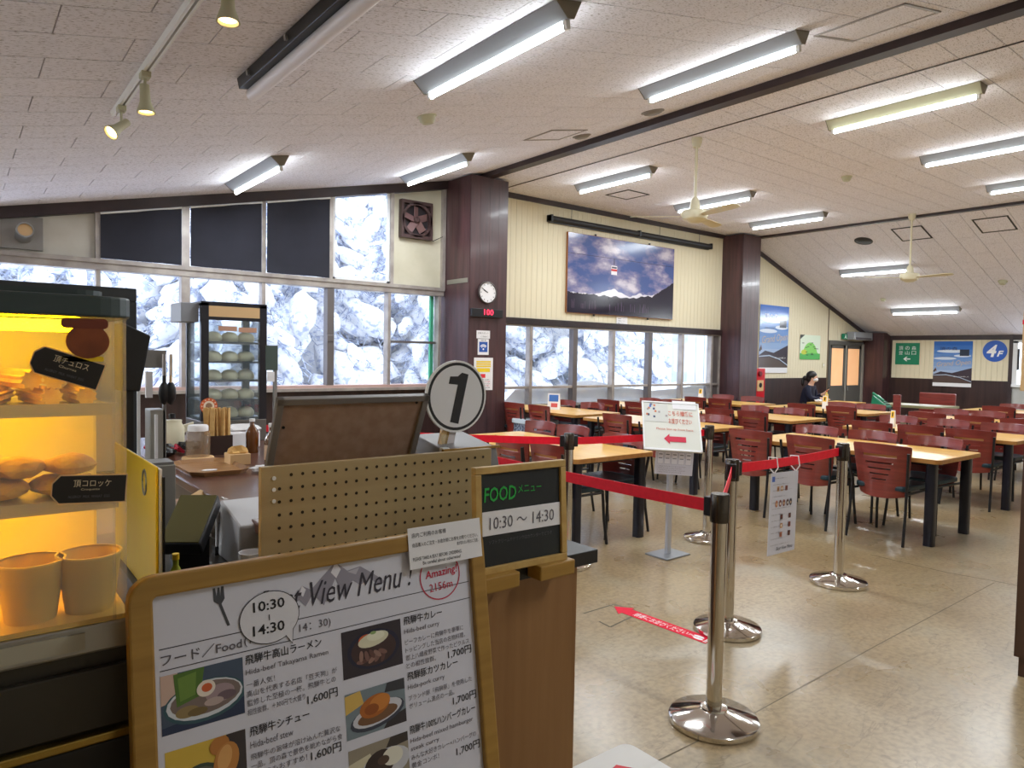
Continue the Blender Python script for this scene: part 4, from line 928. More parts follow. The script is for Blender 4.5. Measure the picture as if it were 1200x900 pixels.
def person(loc, rz, lb):
    t = thing('person', loc, lb, 'person'); t.rotation_euler = (0, 0, rz)    # local: faces +X, sits at the origin
    J = [((0, 0, .46), .11), ((.02, 0, .62), .115), ((.06, 0, .80), .12), ((.08, 0, .90), .07), ((.10, 0, .96), .045), ((.125, 0, 1.03), .072), ((.13, 0, 1.10), .08), ((.12, 0, 1.16), .05),
         ((.075, .16, .86), .05), ((.13, .20, .68), .04), ((.30, .12, .74), .032), ((.36, .10, .79), .024),
         ((.075, -.16, .86), .05), ((.15, -.20, .66), .04), ((.32, -.08, .66), .032), ((.39, -.05, .66), .024),
         ((.06, .09, .46), .085), ((.42, .11, .47), .06), ((.42, .11, .08), .04), ((.52, .11, .03), .03), ((.06, -.09, .46), .085), ((.42, -.11, .47), .06), ((.42, -.11, .08), .04), ((.52, -.11, .03), .03)]
    Ed = [(0, 1), (1, 2), (2, 3), (3, 4), (4, 5), (5, 6), (6, 7), (2, 8), (8, 9), (9, 10), (10, 11), (2, 12), (12, 13), (13, 14), (14, 15), (0, 16), (16, 17), (17, 18), (18, 19), (0, 20), (20, 21), (21, 22), (22, 23)]
    for base, d, up in ((11, Vector((.6, -.2, .7)).normalized(), 1), (15, Vector((.95, .1, .0)).normalized(), 1)):   # five fingers per hand
        p = Vector(J[base][0]); s = Vector((0, 1, 0))
        for k, (off, L) in enumerate(((-.022, .055), (-.008, .065), (.006, .062), (.02, .05))):
            a = p+d*.03+s*off; b = a+d*L*.6; c = b+(d+Vector((-.3, 0, -.5))).normalized()*L*.5; n = len(J); J += [(a, .0095), (b, .0085), (c, .007)]; Ed += [(base, n), (n, n+1), (n+1, n+2)]
        n = len(J); J += [(p+s*-.03+d*.01, .010), (p+s*-.04+d*.045, .008)]; Ed += [(base, n), (n, n+1)]
    skin_mesh('body', J, Ed, M['skin'], t)
    cJ = [((0, 0, .44), .15), ((.02, 0, .60), .15), ((.05, 0, .78), .155), ((.075, 0, .895), .085), ((.085, 0, .935), .07), ((.075, .18, .85), .075), ((.13, .22, .67), .062), ((.29, .125, .735), .046), ((.075, -.18, .85), .075), ((.15, -.22, .65), .062), ((.31, -.085, .66), .046)]
    skin_mesh('coat', cJ, [(0, 1), (1, 2), (2, 3), (3, 4), (2, 5), (5, 6), (6, 7), (2, 8), (8, 9), (9, 10)], M['coat'], t)
    skin_mesh('trousers', [((0, 0, .45), .13), ((.08, .09, .46), .10), ((.43, .11, .47), .075), ((.43, .11, .09), .055), ((.08, -.09, .46), .10), ((.43, -.11, .47), .075), ((.43, -.11, .09), .055)], [(0, 1), (1, 2), (2, 3), (0, 4), (4, 5), (5, 6)], M['black_s'], t)
    for s in (-1, 1): MB().blob((.49, s*.11, .035), .11, .045, .04, 2).build('shoe', M['black'], t, smooth=True)
    h = MB(); h.blob((.095, 0, 1.115), .105, .098, .098, 3); h.blob((.06, 0, 1.06), .075, .085, .09, 2); h.blob((-.03, 0, 1.06), .05, .045, .05, 2); h.blob((-.075, 0, .98), .035, .04, .09, 2)
    h.build('hair', M['hair'], t, smooth=True)
    f = MB(); f.blob((.150, 0, 1.075), .062, .066, .075, 3); f.build('face', M['skin'], t, smooth=True)
    k = MB(); k.blob((.168, 0, 1.035), .058, .062, .046, 3); k.build('face_mask', M['paper'], t, smooth=True)
    for s in (-1, 1):
        MB().blob((.206, s*.028, 1.085), .006, .012, .006, 1).build('eye', M['hair'], t); MB().blob((.13, s*.075, 1.06), .014, .01, .024, 1).build('ear', M['skin'], t)
        MB().obox((.203, s*.028, 1.105), .006, .026, .004, Matrix.Identity(3)).build('eyebrow', M['hair'], t)
    return t
pz = person((13.66, 7.62, 0), radians(-78), 'seated person in navy coat and white face mask looking at phone')
t = thing('mobile_phone', (13.84, 7.25, .79), 'dark phone held up by the seated person', 'phone'); t.rotation_euler = (0, 0, radians(-78)); MB().obox((0, 0, .04), .012, .07, .13, Matrix.Rotation(.4, 3, 'Y')).build('body', M['black'], t, bevel=.003); MB().obox((-.008, 0, .041), .002, .06, .115, Matrix.Rotation(.4, 3, 'Y')).build('screen', mat('phone_screen', (60, 66, 84), .1), t)
t = thing('stool', (13.66, 7.63, 0), 'dark seat under the person in the navy coat', 'stool')
MB().prism(rrect(-.18, .18, -.2, .2, .05), 'z', .30, .345).build('seat', M['black_s'], t)
for a in (-1, 1):
    for b in (-1, 1): MB().tube([(a*.15, b*.16, .30), (a*.17, b*.18, 0)], .014, 6).build('leg', M['black'], t)
t = copy_tree(tb); t.location = (13.55, 6.92, -.02); t.rotation_euler = (0, 0, pi/2); t.scale = (.7, .7, .93); t['label'] = 'small table in front of the seated person in navy'
# small things on the tables
def bottle(loc, h, r, m, capm, lb, cat='bottle', label_m=None, name='bottle'):
    t = thing(name, loc, lb, cat)
    MB().lathe([(0, 0), (r, 0), (r, h*.58), (r*.92, h*.66), (r*.42, h*.78), (r*.36, h*.95), (0, h*.95)], n=18, cap=False).build('body', m, t, smooth=True)
    MB().lathe([(0, h), (r*.44, h), (r*.46, h*.92), (r*.40, h*.91)][::-1], n=14, cap=False).build('cap', capm, t, smooth=True)
    if label_m: MB().lathe([(r*1.01, h*.15), (r*1.01, h*.5)], n=18, cap=False).build('label', label_m, t)
    return t
bottle((13.42, 7.06, .616), .22, .034, M['cup'], M['hyd'], 'red-capped bottle on the seated person\'s table')
t = thing('food_wrapper', (13.20, 7.10, .616), 'crumpled white wrapper on the table before the person', 'wrapper'); MB().blob((0, 0, .025), .09, .06, .028, 3, .5, 3).build('crumple', M['paper'], t, smooth=True)
def stand(loc, rz, w, h, m, lb, art):
    t = thing('table_stand', loc, lb, 'table stand', None, rz)
    MB().prism([(-.03, 0), (.03, 0), (.004, h), (-.004, h)], 'y', -w/2, w/2).build('card', m, t)
    R = Matrix.Rotation(-math.atan2(.026, h), 3, 'Y')
    for i, (y0, y1, z0, z1, mm) in enumerate(art):
        mb = MB(); q = [(-.0315-.0005*i+.026*z/1.0, y*w, z*h) for y, z in ((y0, z0), (y0, z1), (y1, z1), (y1, z0))]; mb.add(q[::-1], [(0, 1, 2, 3)]).build('print', mm, t)
    return t
yl = pm((246, 196, 30)); bl = pm((60, 110, 190))
artA = [(-.4, .4, .55, .95, yl), (-.15, .15, .62, .88, M['ink'])]
c = PZ(649, 480, TZ); stand((c.x, c.y, TZ+.002), .5, .17, .22, M['paper'], 'blue and white menu stand on the window table', [(-.4, .4, .5, .92, bl), (-.35, .2, .15, .4, pm((210, 90, 90)))])
c = PZ(1048, 510, TZ); stand((8.38, 3.62, TZ+.002), 0, .045, .19, M['paper'], 'yellow and white number stand on the second-row right table', artA)
c = PZ(968, 484, TZ); stand((10.55, 5.57, TZ+.002), 0, .07, .20, M['paper'], 'yellow and white number stand below the seated person', artA)
c = PZ(836, 468, TZ); stand((10.5, 7.85, TZ+.002), 0, .08, .20, M['paper'], 'yellow number stand at the corner table by the middle pillar', artA)
# telephone and back furniture
t = thing('pay_phone', (12.75, 5.72, .0), 'green pay telephone on a small stand before the end wall', 'telephone')
MB().box(-.14, .14, -.14, .14, 0, .62).build('stand', M['wains'], t)
MB().hexa([(-.12, -.13, .62), (.12, -.13, .62), (.12, .13, .62), (-.12, .13, .62), (-.12, -.13, .66), (.12, -.13, .66), (.12, .10, .84), (-.12, .10, .84)]).build('body', M['phone_green'], t, bevel=.012)
MB().tube([(-.10, .10, .87), (-.10, -.09, .74)], [.022, .02], 10).build('handset', M['phone_green'], t, smooth=True)
for i in range(4):
    for j in range(3): MB().box(-.03+j*.045, .0+j*.045, -.115+i*.04, -.09+i*.04, .675+i*.03, .692+i*.03).build('key', M['ink_grey'], t)
t = thing('side_table', (13.95, 5.6, 0), 'low dark-edged table with papers before the end wall', 'table')
MB().box(-.4, .4, -.55, .55, .60, .64).build('top', mat('olive_top', (140, 134, 96), .4), t)
for a in (-.35, .35):
    for b in (-.5, .5): MB().box(a-.03, a+.03, b-.03, b+.03, 0, .60).build('leg', M['wains'], t)
for i, q in enumerate(((13.9, 5.7), (14.0, 5.4))):
    t = thing('paper_leaflet', (q[0], q[1], .642), ['white leaflet on the low table, further left', 'white leaflet on the low table, further right'][i], 'leaflet'); MB().box(-.12, .12, -.16, .16, 0, .004).build('sheet', M['paper'], t)
t = thing('armchair', (15.6, 6.0, 0), 'brown low-backed bench chair before the end wall', 'chair')
MB().box(-.3, .3, -.32, .32, .28, .42).build('seat', M['chair_wood'], t, bevel=.02); MB().box(.24, .32, -.34, .34, .42, .80).build('backrest', M['chair_wood'], t, bevel=.02)
for a in (-.25, .25):
    for b in (-.27, .27): MB().box(a-.025, a+.025, b-.025, b+.025, 0, .28).build('leg', M['black'], t)
t = thing('wooden_screen', (12.75, 5.45, 0), 'narrow upright brown panel beside the green telephone', 'panel'); MB().box(-.02, .02, -.06, .06, 0, .86).build('board', M['chair_wood'], t, bevel=.004); MB().box(-.1, .1, -.1, .1, 0, .03).build('foot', M['wains'], t)
# crate by the window table
c = PZ(627, 520, 0); c = PZ(627, 491, .56); t = thing('storage_bin', (c.x, c.y, 0), 'white lidded bin standing between the window chairs', 'bin')
MB().prism(rrect(-.2, .2, -.24, .24, .04), 'z', 0, .50).build('body', mat('speckled_bin', (150, 160, 180), .5, c2=(60, 66, 90), nscale=40, ramp=(.45, .55)), t); MB().prism(rrect(-.22, .22, -.26, .26, .05), 'z', .50, .56).build('lid', mat('pale_lid', (206, 220, 232), .35), t, bevel=.01)
# ================================================================ QUEUE SIGN STAND
t = thing('queue_sign_stand', (4.03, 3.26, 0), 'grey floor stand holding the white queue sign', 'sign stand')
MB().box(-.13, .13, -.10, .10, 0, .012).build('base_plate', mat('grey_metal', (150, 154, 160), .35, .6), t, bevel=.003); MB().prism(rrect(-.022, .022, -.014, .014, .006), 'z', .012, .80).build('pole', mat('pale_metal', (196, 198, 206), .35, .5), t)
th_, ln, rl = radians(38), radians(36), radians(-3)
ex = Vector((cos(th_), -sin(th_), 0)); eb = Vector((sin(th_), cos(th_), 0)); ey = Vector((0, 0, cos(ln))) + eb*sin(ln); ez = ex.cross(ey)
RS = Matrix((ex, ey, ez)).transposed() @ Matrix.Rotation(rl, 3, 'Z')
sc_ = PZ(787, 500, .80); k_ = 4.98/((sc_-CP).dot(FW)); ctr = CP + (sc_-CP)*k_
ctr = Vector((4.03, 3.26, 0)); d_ = _ray(787, 499.5); ctr = CP + d_*(hypot(4.03, 3.26)-.03)/hypot(d_.x, d_.y)
t = frame_obj('queue_sign', RS, ctr, 'white tilted queue sign with a red arrow on the floor stand', 'sign')
MB().box(-.205, .205, -.20, .20, -.012, 0).build('panel', mat('pale_sign_panel', (216, 216, 206), .5), t, bevel=.003)
for q in ((-.205, .205, .190, .20), (-.205, .205, -.20, -.185), (-.205, -.195, -.20, .20), (.195, .205, -.20, .20)): MB().box(q[0], q[1], q[2], q[3], 0, .006).build('frame_bar', M['white'], t)
MB().box(-.19, -.02, .03, .185, .001, .002).build('pasted_map', mat('pasted_paper', (206, 206, 200), .6), t)
r3 = random.Random(8); flat_print('map_icons', [(rect(x, x+.014, y, y+.016), random.Random(int(x*1e4)).choice([(90, 120, 190), (210, 120, 80), (60, 70, 110), (160, 150, 150)])) for x, y in [(r3.uniform(-.18, -.04), r3.uniform(.05, .17)) for _ in range(14)]], t, z=.003, dz=0)['kind'] = 'stuff'
MB().box(.015, .185, .145, .215, .002, .003).build('pasted_note', M['paper'], t)
orr = mat('orange_ink', (206, 96, 70), .6)
text('こちら順番に', -.02, .085, .175, .042, orr, t, z=.004, bold=.01); text('お並びください', -.02, .02, .165, .045, orr, t, z=.004, bold=.01)
text('Please line up from here', -.11, -.04, .26, .022, orr, t, z=.004)
flat_print('red_arrow', [([(-.06, -.105), (-.02, -.065), (-.02, -.085), (.095, -.085), (.095, -.128), (-.02, -.128), (-.02, -.148)], (206, 40, 70))], t, z=.003)
d_ = _ray(790, 540); c2 = CP + d_*(hypot(4.03, 3.26)-.045)/hypot(d_.x, d_.y)
R2 = Matrix((ex, Vector((0, 0, 1)), ex.cross(Vector((0, 0, 1))))).transposed()
t = frame_obj('notice_sheet', R2 @ Matrix.Rotation(radians(-3), 3, 'Z'), c2, 'white printed sheet hanging below the queue sign', 'notice')
MB().box(-.135, .135, -.10, .085, 0, .002).build('sheet', M['paper_gl'], t)
for k in range(5):
    x = -.12+k*.05
    for q in ((x, x+.042, -.02, -.0185), (x, x+.042, .063, .0645), (x, x+.0015, -.02, .064), (x+.0405, x+.042, -.02, .064)): pass
    flat_print('box_outline', [(rect(x, x+.042, -.025, .06), (150, 150, 165)), (rect(x+.0015, x+.0405, -.0235, .0585), (226, 225, 232)), (ell(x+.021, .072, .009, .008, 10), (60, 56, 70)), (rect(x+.008, x+.034, .04, .046), (90, 90, 100)), (rect(x+.008, x+.034, .012, .018), (120, 120, 130))], t, z=.0025)
for k in range(4): text('ご注文はカウンターにて承っております', -.115, -.045-.014*k, .2-.03*(k % 2), .007, M['ink_grey'], t, z=.003)
# ================================================================ HANGING MENU SHEET
d_ = _ray(921.5, 592); A = Vector(posts['mid']); B = Vector(posts['right']); u2 = (B-A).normalized(); c0 = A.lerp(B, .36)
exm = Vector((u2.x, u2.y, 0)); RM = Matrix((exm, Vector((0, 0, 1)), exm.cross(Vector((0, 0, 1))))).transposed() @ Matrix.Rotation(radians(-2), 3, 'Z')
nrm = RM @ Vector((0, 0, 1)); L_ = PZ(921.5, 551, .80); f_ = (Vector((L_.x, L_.y))-A).dot(u2); cx_ = A + u2*f_
t = frame_obj('hanging_menu_sheet', RM, (cx_.x+nrm.x*.02, cx_.y+nrm.y*.02, .79), 'long laminated menu sheet tied to the red belt', 'menu')
sw, sh_ = .30, .46
mb = MB(); mb.box(-sw/2, sw/2, -sh_, 0, -.001, .001); mb.build('sheet', M['paper_gl'], t)
r4 = random.Random(11); arts = [(rect(-sw*.46, -sw*.46+.03, -.05, -.02), (80, 110, 190))]
for row_, (yy, cols) in enumerate(((-.09, (-.07, -.03, .02)), (-.175, (-.08, -.04, .0, .04, .075)), (-.25, (-.02, .07)), (-.30, (-.02, .07)), (-.35, (-.02, .07)))):
    for x in cols:
        arts.append((rect(x-.012, x+.014, yy-.016, yy+.012) if row_ != 1 else ell(x, yy, .014, .02, 12), r4.choice([(90, 60, 56), (190, 120, 90), (60, 50, 70), (200, 150, 100), (130, 70, 60)])))
        arts.append((ell(x+.001, yy-.002, .007, .008, 8), r4.choice([(220, 190, 150), (230, 220, 210), (120, 60, 50)])))
flat_print('food_pictures', arts, t, z=.0015, dz=.0001)['kind'] = 'stuff'
for k in range(12): text('FOOD MENU お食事メニュー'[k % 5:], -sw*.42, -.035-.034*k, sw*(.5+.3*((k*7) % 3)/3), .006, M['ink_grey'], t, z=.0025)
text('Best View Menu', -sw*.2, -.44, sw*.6, .02, M['ink'], t, z=.0025, shear=.3)
for x in (-.12, .12):
    MB().tube([(x, 0, .003), (x+.012, .03, .016), (x+.005, .085, .010), (x-.012, .085, -.03), (x-.006, .03, -.03), (x, 0, -.002)], .0035, 6).build('tie', M['white'], t)
# ================================================================ FLOOR STICKERS
a = PZ(720, 711); b = PZ(832, 752); u3 = (b-a).normalized(); n3 = Vector((u3.y, -u3.x, 0)); RF = Matrix((u3, Vector((0, 0, 1)).cross(u3), Vector((0, 0, 1)))).transposed()
t = frame_obj('floor_arrow_sticker', RF, (a.x, a.y, 0), 'long red arrow sticker with white letters on the floor', 'sticker'); Ls = (b-a).length
MB().prism([(0, 0), (.09, -.07), (.09, -.042), (Ls, -.042), (Ls, .042), (.09, .042), (.09, .07)], 'z', .0004, .0016).build('sticker', mat('red_sticker', (222, 22, 56), .6, spec=.2), t)
text('順番にお並びください', .15, -.026, Ls*.55, .052, M['ink_white'], t, z=.002); text('LINE UP', Ls*.72+.04, -.012, .10, .02, M['ink_white'], t, z=.002)
flat_print('foot_marks', [(ell(Ls-.07, .01, .03, .011, 12), (240, 240, 240)), (ell(Ls-.06, -.016, .03, .011, 12), (240, 240, 240)), (rect(Ls-.022, Ls-.016, -.034, .034), (240, 240, 240)), (rect(Ls-.012, Ls-.006, -.034, .034), (240, 240, 240))], t, z=.0018)
c = PZ(735, 884); t = thing('floor_plate_sticker', (1.70, 1.50, 0), 'pale square floor sticker at the bottom edge', 'sticker')
pp_ = PZ(735, 877); t.location = (pp_.x-.17, pp_.y-.17, 0); t.rotation_euler = (0, 0, radians(0))
MB().prism(rrect(-.2, .2, -.2, .2, .04), 'z', .0004, .0016).build('sticker', mat('pale_sticker', (206, 202, 196), .45), t)
flat_print('red_mark', [([(-.02, .02), (.10, .06), (.06, .12), (-.02, .10)], (206, 36, 50)), (rect(.12, .14, -.1, .02), (206, 36, 50))], t, z=.002)
# ================================================================ MENU BOARD
aB = radians(9); RB = Matrix(((1, 0, 0), (0, sin(aB), -cos(aB)), (0, cos(aB), sin(aB))))
WB, HB = .69, 1.04
t = thing('menu_board', (.555, 1.15, 0), 'wooden A-frame menu board with white food menu in the foreground', 'menu board')
mbo = bpy.data.objects.new('front_frame', None)
def to_board(u, v, w): return Vector((.21, 1.25, 1.052)) + RB @ Vector((u, v, w)) - Vector((.555, 1.15, 0))
def ring(o_, i_, z0, z1):
    mb = MB(); n = len(o_)
    vs = [to_board(x, y, z) for z in (z0, z1) for lp in (o_, i_) for x, y in lp]; fs = []
    for k in range(n):
        k2 = (k+1) % n
        fs += [(2*n+k, 2*n+k2, 3*n+k2, 3*n+k), (k, n+k, n+k2, k2), (k, k2, 2*n+k2, 2*n+k), (n+k, 3*n+k, 3*n+k2, n+k2)]
    return mb.add(vs, fs)
fr = ring(rrect(0, WB, -HB, 0, .04), rrect(.036, WB-.036, -HB+.09, -.034, .008), -.016, .014).build('frame', M['oak_h'], t, bevel=.004, fix=True)
bk = MB().add([to_board(x, y, z) for z in (-.008, -.002) for x, y in rect(.03, WB-.03, -HB+.06, -.03)], [(3, 2, 1, 0), (4, 5, 6, 7), (0, 1, 5, 4), (1, 2, 6, 5), (2, 3, 7, 6), (3, 0, 4, 7)]).build('backing', M['brown_back'], t)
for x in (.08, WB-.08):
    MB().tube([to_board(x, -.05, -.02), Vector((.21+x, 1.46, 0)) - Vector((.555, 1.15, 0))], .014, 8).build('rear_leg', M['oak'], t)
MB().tube([Vector((.29, 1.375, .40)) - Vector((.555, 1.15, 0)), Vector((.82, 1.375, .40)) - Vector((.555, 1.15, 0))], .011, 8).build('rear_bar', M['oak'], t)
# the poster is its own part; its print are sub-parts in the poster's own frame
ps = MB().prism(rrect(.034, WB-.034, -HB+.085, -.032, .006), 'z', 0, .0025).build('poster', M['paper_gl'], t)
ps.matrix_local = Matrix.Translation(to_board(0, 0, 0)) @ RB.to_4x4()
PZ0 = .0030
def T(s, x, y, w, h, m=None, **k): return text(s, x, y, w, h, m or M['ink'], ps, z=PZ0+.0006, **k)
for q_ in (-.1205, -.1545): flat_print('rule_line', [(rect(.044, .650, q_, q_+.0015), (60, 58, 66))], ps, z=PZ0, dz=0)
gm = (150, 146, 160); g2 = (190, 187, 198)
flat_print('mountain_drawing', [([(.255, -.105), (.285, -.062), (.302, -.072), (.318, -.058), (.352, -.030), (.375, -.050), (.402, -.046), (.425, -.062), (.455, -.085), (.44, -.088), (.42, -.072), (.40, -.082), (.385, -.070), (.365, -.098), (.35, -.06), (.325, -.105), (.305, -.08), (.29, -.10), (.278, -.086)], gm),
    ([(.352, -.030), (.362, -.045), (.352, -.06), (.342, -.048)], (232, 230, 238)), ([(.285, -.062), (.292, -.07), (.286, -.082), (.279, -.075)], (232, 230, 238)), ([(.375, -.052), (.40, -.048), (.392, -.06)], g2)], ps, z=PZ0, dz=.0001)
flat_print('fork_drawing', [([(.130, -.038), (.134, -.038), (.136, -.052), (.138, -.038), (.141, -.038), (.142, -.052), (.144, -.037), (.148, -.037), (.149, -.058), (.1435, -.066), (.156, -.104), (.1515, -.105), (.1385, -.066), (.131, -.06)], (70, 72, 78))], ps, z=PZ0)
T('Best View Menu !', .205, -.102, .312, .044, mat('slate_ink', (58, 54, 66), .7), shear=.35)
T('フード／Food', .046, -.147, .128, .019, M['ink_grey'], bold=.01); T('(10：30 ～ 14：30)', .178, -.147, .158, .018, M['ink_grey'])
# speech balloon with hours
flat_print('speech_balloon', [(ell(.224, -.105, .0535, .0455, 36), (50, 48, 54)), ([(.245, -.135), (.262, -.160), (.266, -.125)], (50, 48, 54)), (ell(.224, -.105, .052, .044, 36), (222, 221, 228)), ([(.247, -.136), (.2615, -.1575), (.2645, -.124)], (222, 221, 228))], ps, z=PZ0+.0012, dz=.0001)
text('10:30', .195, -.092, .056, .0175, M['ink'], ps, z=PZ0+.002, bold=.015); text('14:30', .193, -.132, .056, .0175, M['ink'], ps, z=PZ0+.002, bold=.015); flat_print('dash', [(rect(.2215, .2235, -.110, -.100), (80, 80, 90))], ps, z=PZ0+.002)
# red stamp
RR = []
for k in range(36):
    a0 = 2*pi*k/36; a1 = 2*pi*(k+1)/36; RR.append(([(.58+.049*cos(a0), -.095+.049*sin(a0)), (.58+.049*cos(a1), -.095+.049*sin(a1)), (.58+.0465*cos(a1), -.095+.0465*sin(a1)), (.58+.0465*cos(a0), -.095+.0465*sin(a0))], (196, 44, 76)))
flat_print('stamp_ring', RR + [(ell(.58, -.062, .010, .006, 12), (196, 44, 76))], ps, z=PZ0+.0004, dz=0)
T('Amazing!', .545, -.102, .078, .021, M['ink_red'], bold=.012, rot=.04, shear=.1); T('2156m', .553, -.125, .056, .016, M['ink_red'], rot=.04)
def item(x, y, jp, en, lines, price, wj, we, wl, px, py, l0=.046):
    T(jp, x, y-.007, wj, .0165, bold=.008); T(en, x, y-.0265, we, .0115, M['ink_grey'])
    for k, (s, f) in enumerate(lines): T(s, x, y-l0-.0152*k, wl*f, .0108, M['ink_grey'])
    T(price, px, py-.009, .058, .0175, bold=.005)
item(.178, -.170, '飛騨牛高山ラーメン', 'Hida-beef Takayama Ramen', [('一番人気！', .30), ('高山を代表する名店「豆天狗」が', 1), ('監修した至極の一杯。飛騨牛との', .98), ('相性抜群。＋300円で大盛り', .62)], '1,600円', .138, .150, .165, .284, -.265)
item(.180, -.290, '飛騨牛シチュー', 'Hida-beef stew', [('飛騨牛の旨味が溶け込んだ贅沢な', 1), ('一品。頂の森で景色を眺めながら食', 1.02), ('べるのもおすすめ！', .6)], '1,600円', .106, .075, .163, .285, -.363)
item(.182, -.405, '飛騨牛コロッケ', 'Hida-beef croquettes', [('さくさくの衣に牛肉の旨味。', .9), ('お子様にもおすすめ。', .7)], '800円', .106, .10, .163, .285, -.47)
item(.488, -.170, '飛騨牛カレー', 'Hida-beef curry', [('ビーフカレーに飛騨牛を豪華に', .92), ('トッピングした当店の名物料理。', .94), ('郡上八幡産野菜で作ったピクルス', 1), ('との相性抜群。', .45)], '1,700円', .090, .082, .152, .586, -.258)
item(.488, -.278, '飛騨豚カツカレー', 'Hida-pork curry', [('ブランド豚「飛騨豚」を使用した', 1), ('ボリューム満点の一品。', .7)], '1,700円', .120, .086, .152, .590, -.352)
item(.486, -.380, '飛騨牛100%ハンバーグカレー', 'Hida-beef mixed hamburger', [('steak curry', .42), ('みんな大好きカレー×ハンバーグの', 1), ('黄金コンボ！', .4)], '1,700円', .157, .150, .155, .590, -.453, .041)
def food(x0, x1, y0, y1, kind):
    w = x1-x0; h = y1-y0; q = lambda u, v: (x0+u*w, y0+v*h)
    def clip(poly): return [(min(max(a, x0), x1), min(max(b, y0), y1)) for a, b in poly]
    def el(u, v, ru, rv, c, rot=0, n=20): return (clip(ell(*q(u, v), ru*w, rv*h, n, rot=rot)), c)
    def po(pts, c): return (clip([q(*p) for p in pts]), c)
    if kind == 'ramen':
        S = [po([(0, 0), (1, 0), (1, 1), (0, 1)], (70, 84, 104)), po([(0, 0), (1, 0), (1, .3), (0, .12)], (44, 56, 84)), po([(0, .5), (.2, .55), (.2, 1), (0, 1)], (206, 176, 160)), el(.52, .42, .50, .36, (56, 88, 96), .05), el(.52, .44, .465, .32, (212, 216, 222), .05), el(.53, .46, .43, .27, (126, 110, 104), .05),
             po([(.18, .42), (.46, .52), (.52, 1.0), (.15, .98)], (84, 118, 48)), po([(.22, .5), (.40, .56), (.42, .95), (.2, .9)], (112, 144, 62)), el(.30, .30, .14, .10, (150, 128, 84)), el(.42, .26, .12, .07, (120, 100, 62)), el(.70, .48, .18, .16, (164, 142, 146)), el(.78, .42, .12, .08, (112, 92, 100)), el(.62, .36, .12, .07, (186, 166, 160)), el(.53, .62, .115, .14, (236, 224, 210), .2), el(.54, .63, .065, .075, (206, 96, 50))]
    elif kind == 'stew':
        S = [po([(0, 0), (1, 0), (1, 1), (0, 1)], (214, 180, 70)), po([(0, 0), (1, 0), (1, .35), (0, .5)], (92, 84, 62)), po([(.6, .2), (1, 0), (1, 1), (.75, 1)], (60, 52, 52)), el(.42, .35, .27, .30, (64, 78, 66)), el(.42, .35, .22, .24, (104, 106, 92))] + [el(.32+.1*(k % 3), .26+.1*(k//3), .045, .05, (206, 202, 186)) for k in range(8)] + [el(.66, .86, .13, .15, (186, 122, 58), .5), el(.74, .56, .16, .32, (196, 132, 66), -.25), el(.72, .62, .09, .22, (220, 164, 98), -.25)]
    elif kind == 'curry':
        S = [po([(0, 0), (1, 0), (1, 1), (0, 1)], (52, 44, 52)), el(.52, .50, .44, .42, (36, 36, 58)), el(.52, .49, .38, .35, (66, 46, 46)), el(.40, .72, .13, .12, (206, 92, 46)), el(.52, .70, .26, .15, (218, 214, 186), .12), el(.56, .76, .15, .10, (232, 230, 206)), el(.52, .84, .05, .035, (150, 176, 110))] + [el(.30+.09*(k % 5), .28+.1*(k//5)+.02*(k % 2), .08, .05, [(126, 92, 84), (98, 66, 60), (150, 116, 104)][k % 3], .3*k) for k in range(10)]
    elif kind == 'katsu':
        S = [po([(0, 0), (1, 0), (1, 1), (0, 1)], (120, 134, 142)), po([(.0, .55), (.3, .7), (.25, 1), (0, .95)], (212, 176, 92)), po([(.6, 0), (1, 0), (1, .3), (.7, .2)], (54, 48, 52)), po([(.65, .8), (1, .75), (1, 1), (.7, 1)], (60, 60, 66)), el(.52, .36, .46, .28, (62, 66, 80), .15), el(.52, .40, .42, .24, (206, 206, 214), .15), el(.52, .36, .34, .16, (120, 84, 56), .1), el(.48, .58, .26, .24, (176, 100, 38), .2), el(.56, .62, .18, .18, (204, 128, 54), .2), el(.42, .52, .12, .12, (150, 80, 30))]
    else:
        S = [po([(0, 0), (1, 0), (1, 1), (0, 1)], (150, 140, 122)), po([(0, .5), (.4, .6), (.35, .8), (0, .7)], (206, 198, 170)), po([(.6, .75), (1, .8), (1, 1), (.7, 1)], (58, 50, 48)), el(.6, .45, .42, .34, (200, 200, 206), .1), el(.5, .50, .26, .3, (58, 44, 40), .2), el(.72, .58, .18, .2, (226, 222, 206)), el(.56, .56, .10, .1, (86, 66, 54))]
    return S
for i, (x0, x1, y0, y1, k) in enumerate(((.044, .174, -.255, -.162, 'ramen'), (.047, .173, -.375, -.281, 'stew'), (.047, .173, -.49, -.40, 'katsu'), (.355, .481, -.249, -.162, 'curry'), (.355, .481, -.359, -.276, 'katsu'), (.356, .481, -.462, -.378, 'burger'))):
    flat_print('food_photo', food(x0, x1, y0, y1, k), ps, z=PZ0, dz=.00008)
# notice sheet clipped to the board's corner
nt_ = frame_obj('seat_notice', RB, Vector((.21, 1.25, 1.052)) + RB @ Vector((.503, -.070, .0155)), 'white notice sheet on the top right corner of the menu board', 'notice')
MB().box(0, .178, 0, .082, 0, .0012).build('sheet', M['paper'], nt_)
def N_(s, x, y, w, h): text(s, x, y, w, h, M['ink'], nt_, z=.002)
N_('店内ご利用のお客様', .008, .062, .082, .0095); N_('商品購入のご注文・お会計前にお席をお取りください。', .008, .043, .162, .0085); N_('席が取れない場合はご注意。', .115, .0325, .055, .0075)
N_('PLEASE TAKE A SEAT BEFORE ORDERING.', .008, .016, .118, .0068); N_('Be careful about otherwise!', .030, .006, .092, .0068)
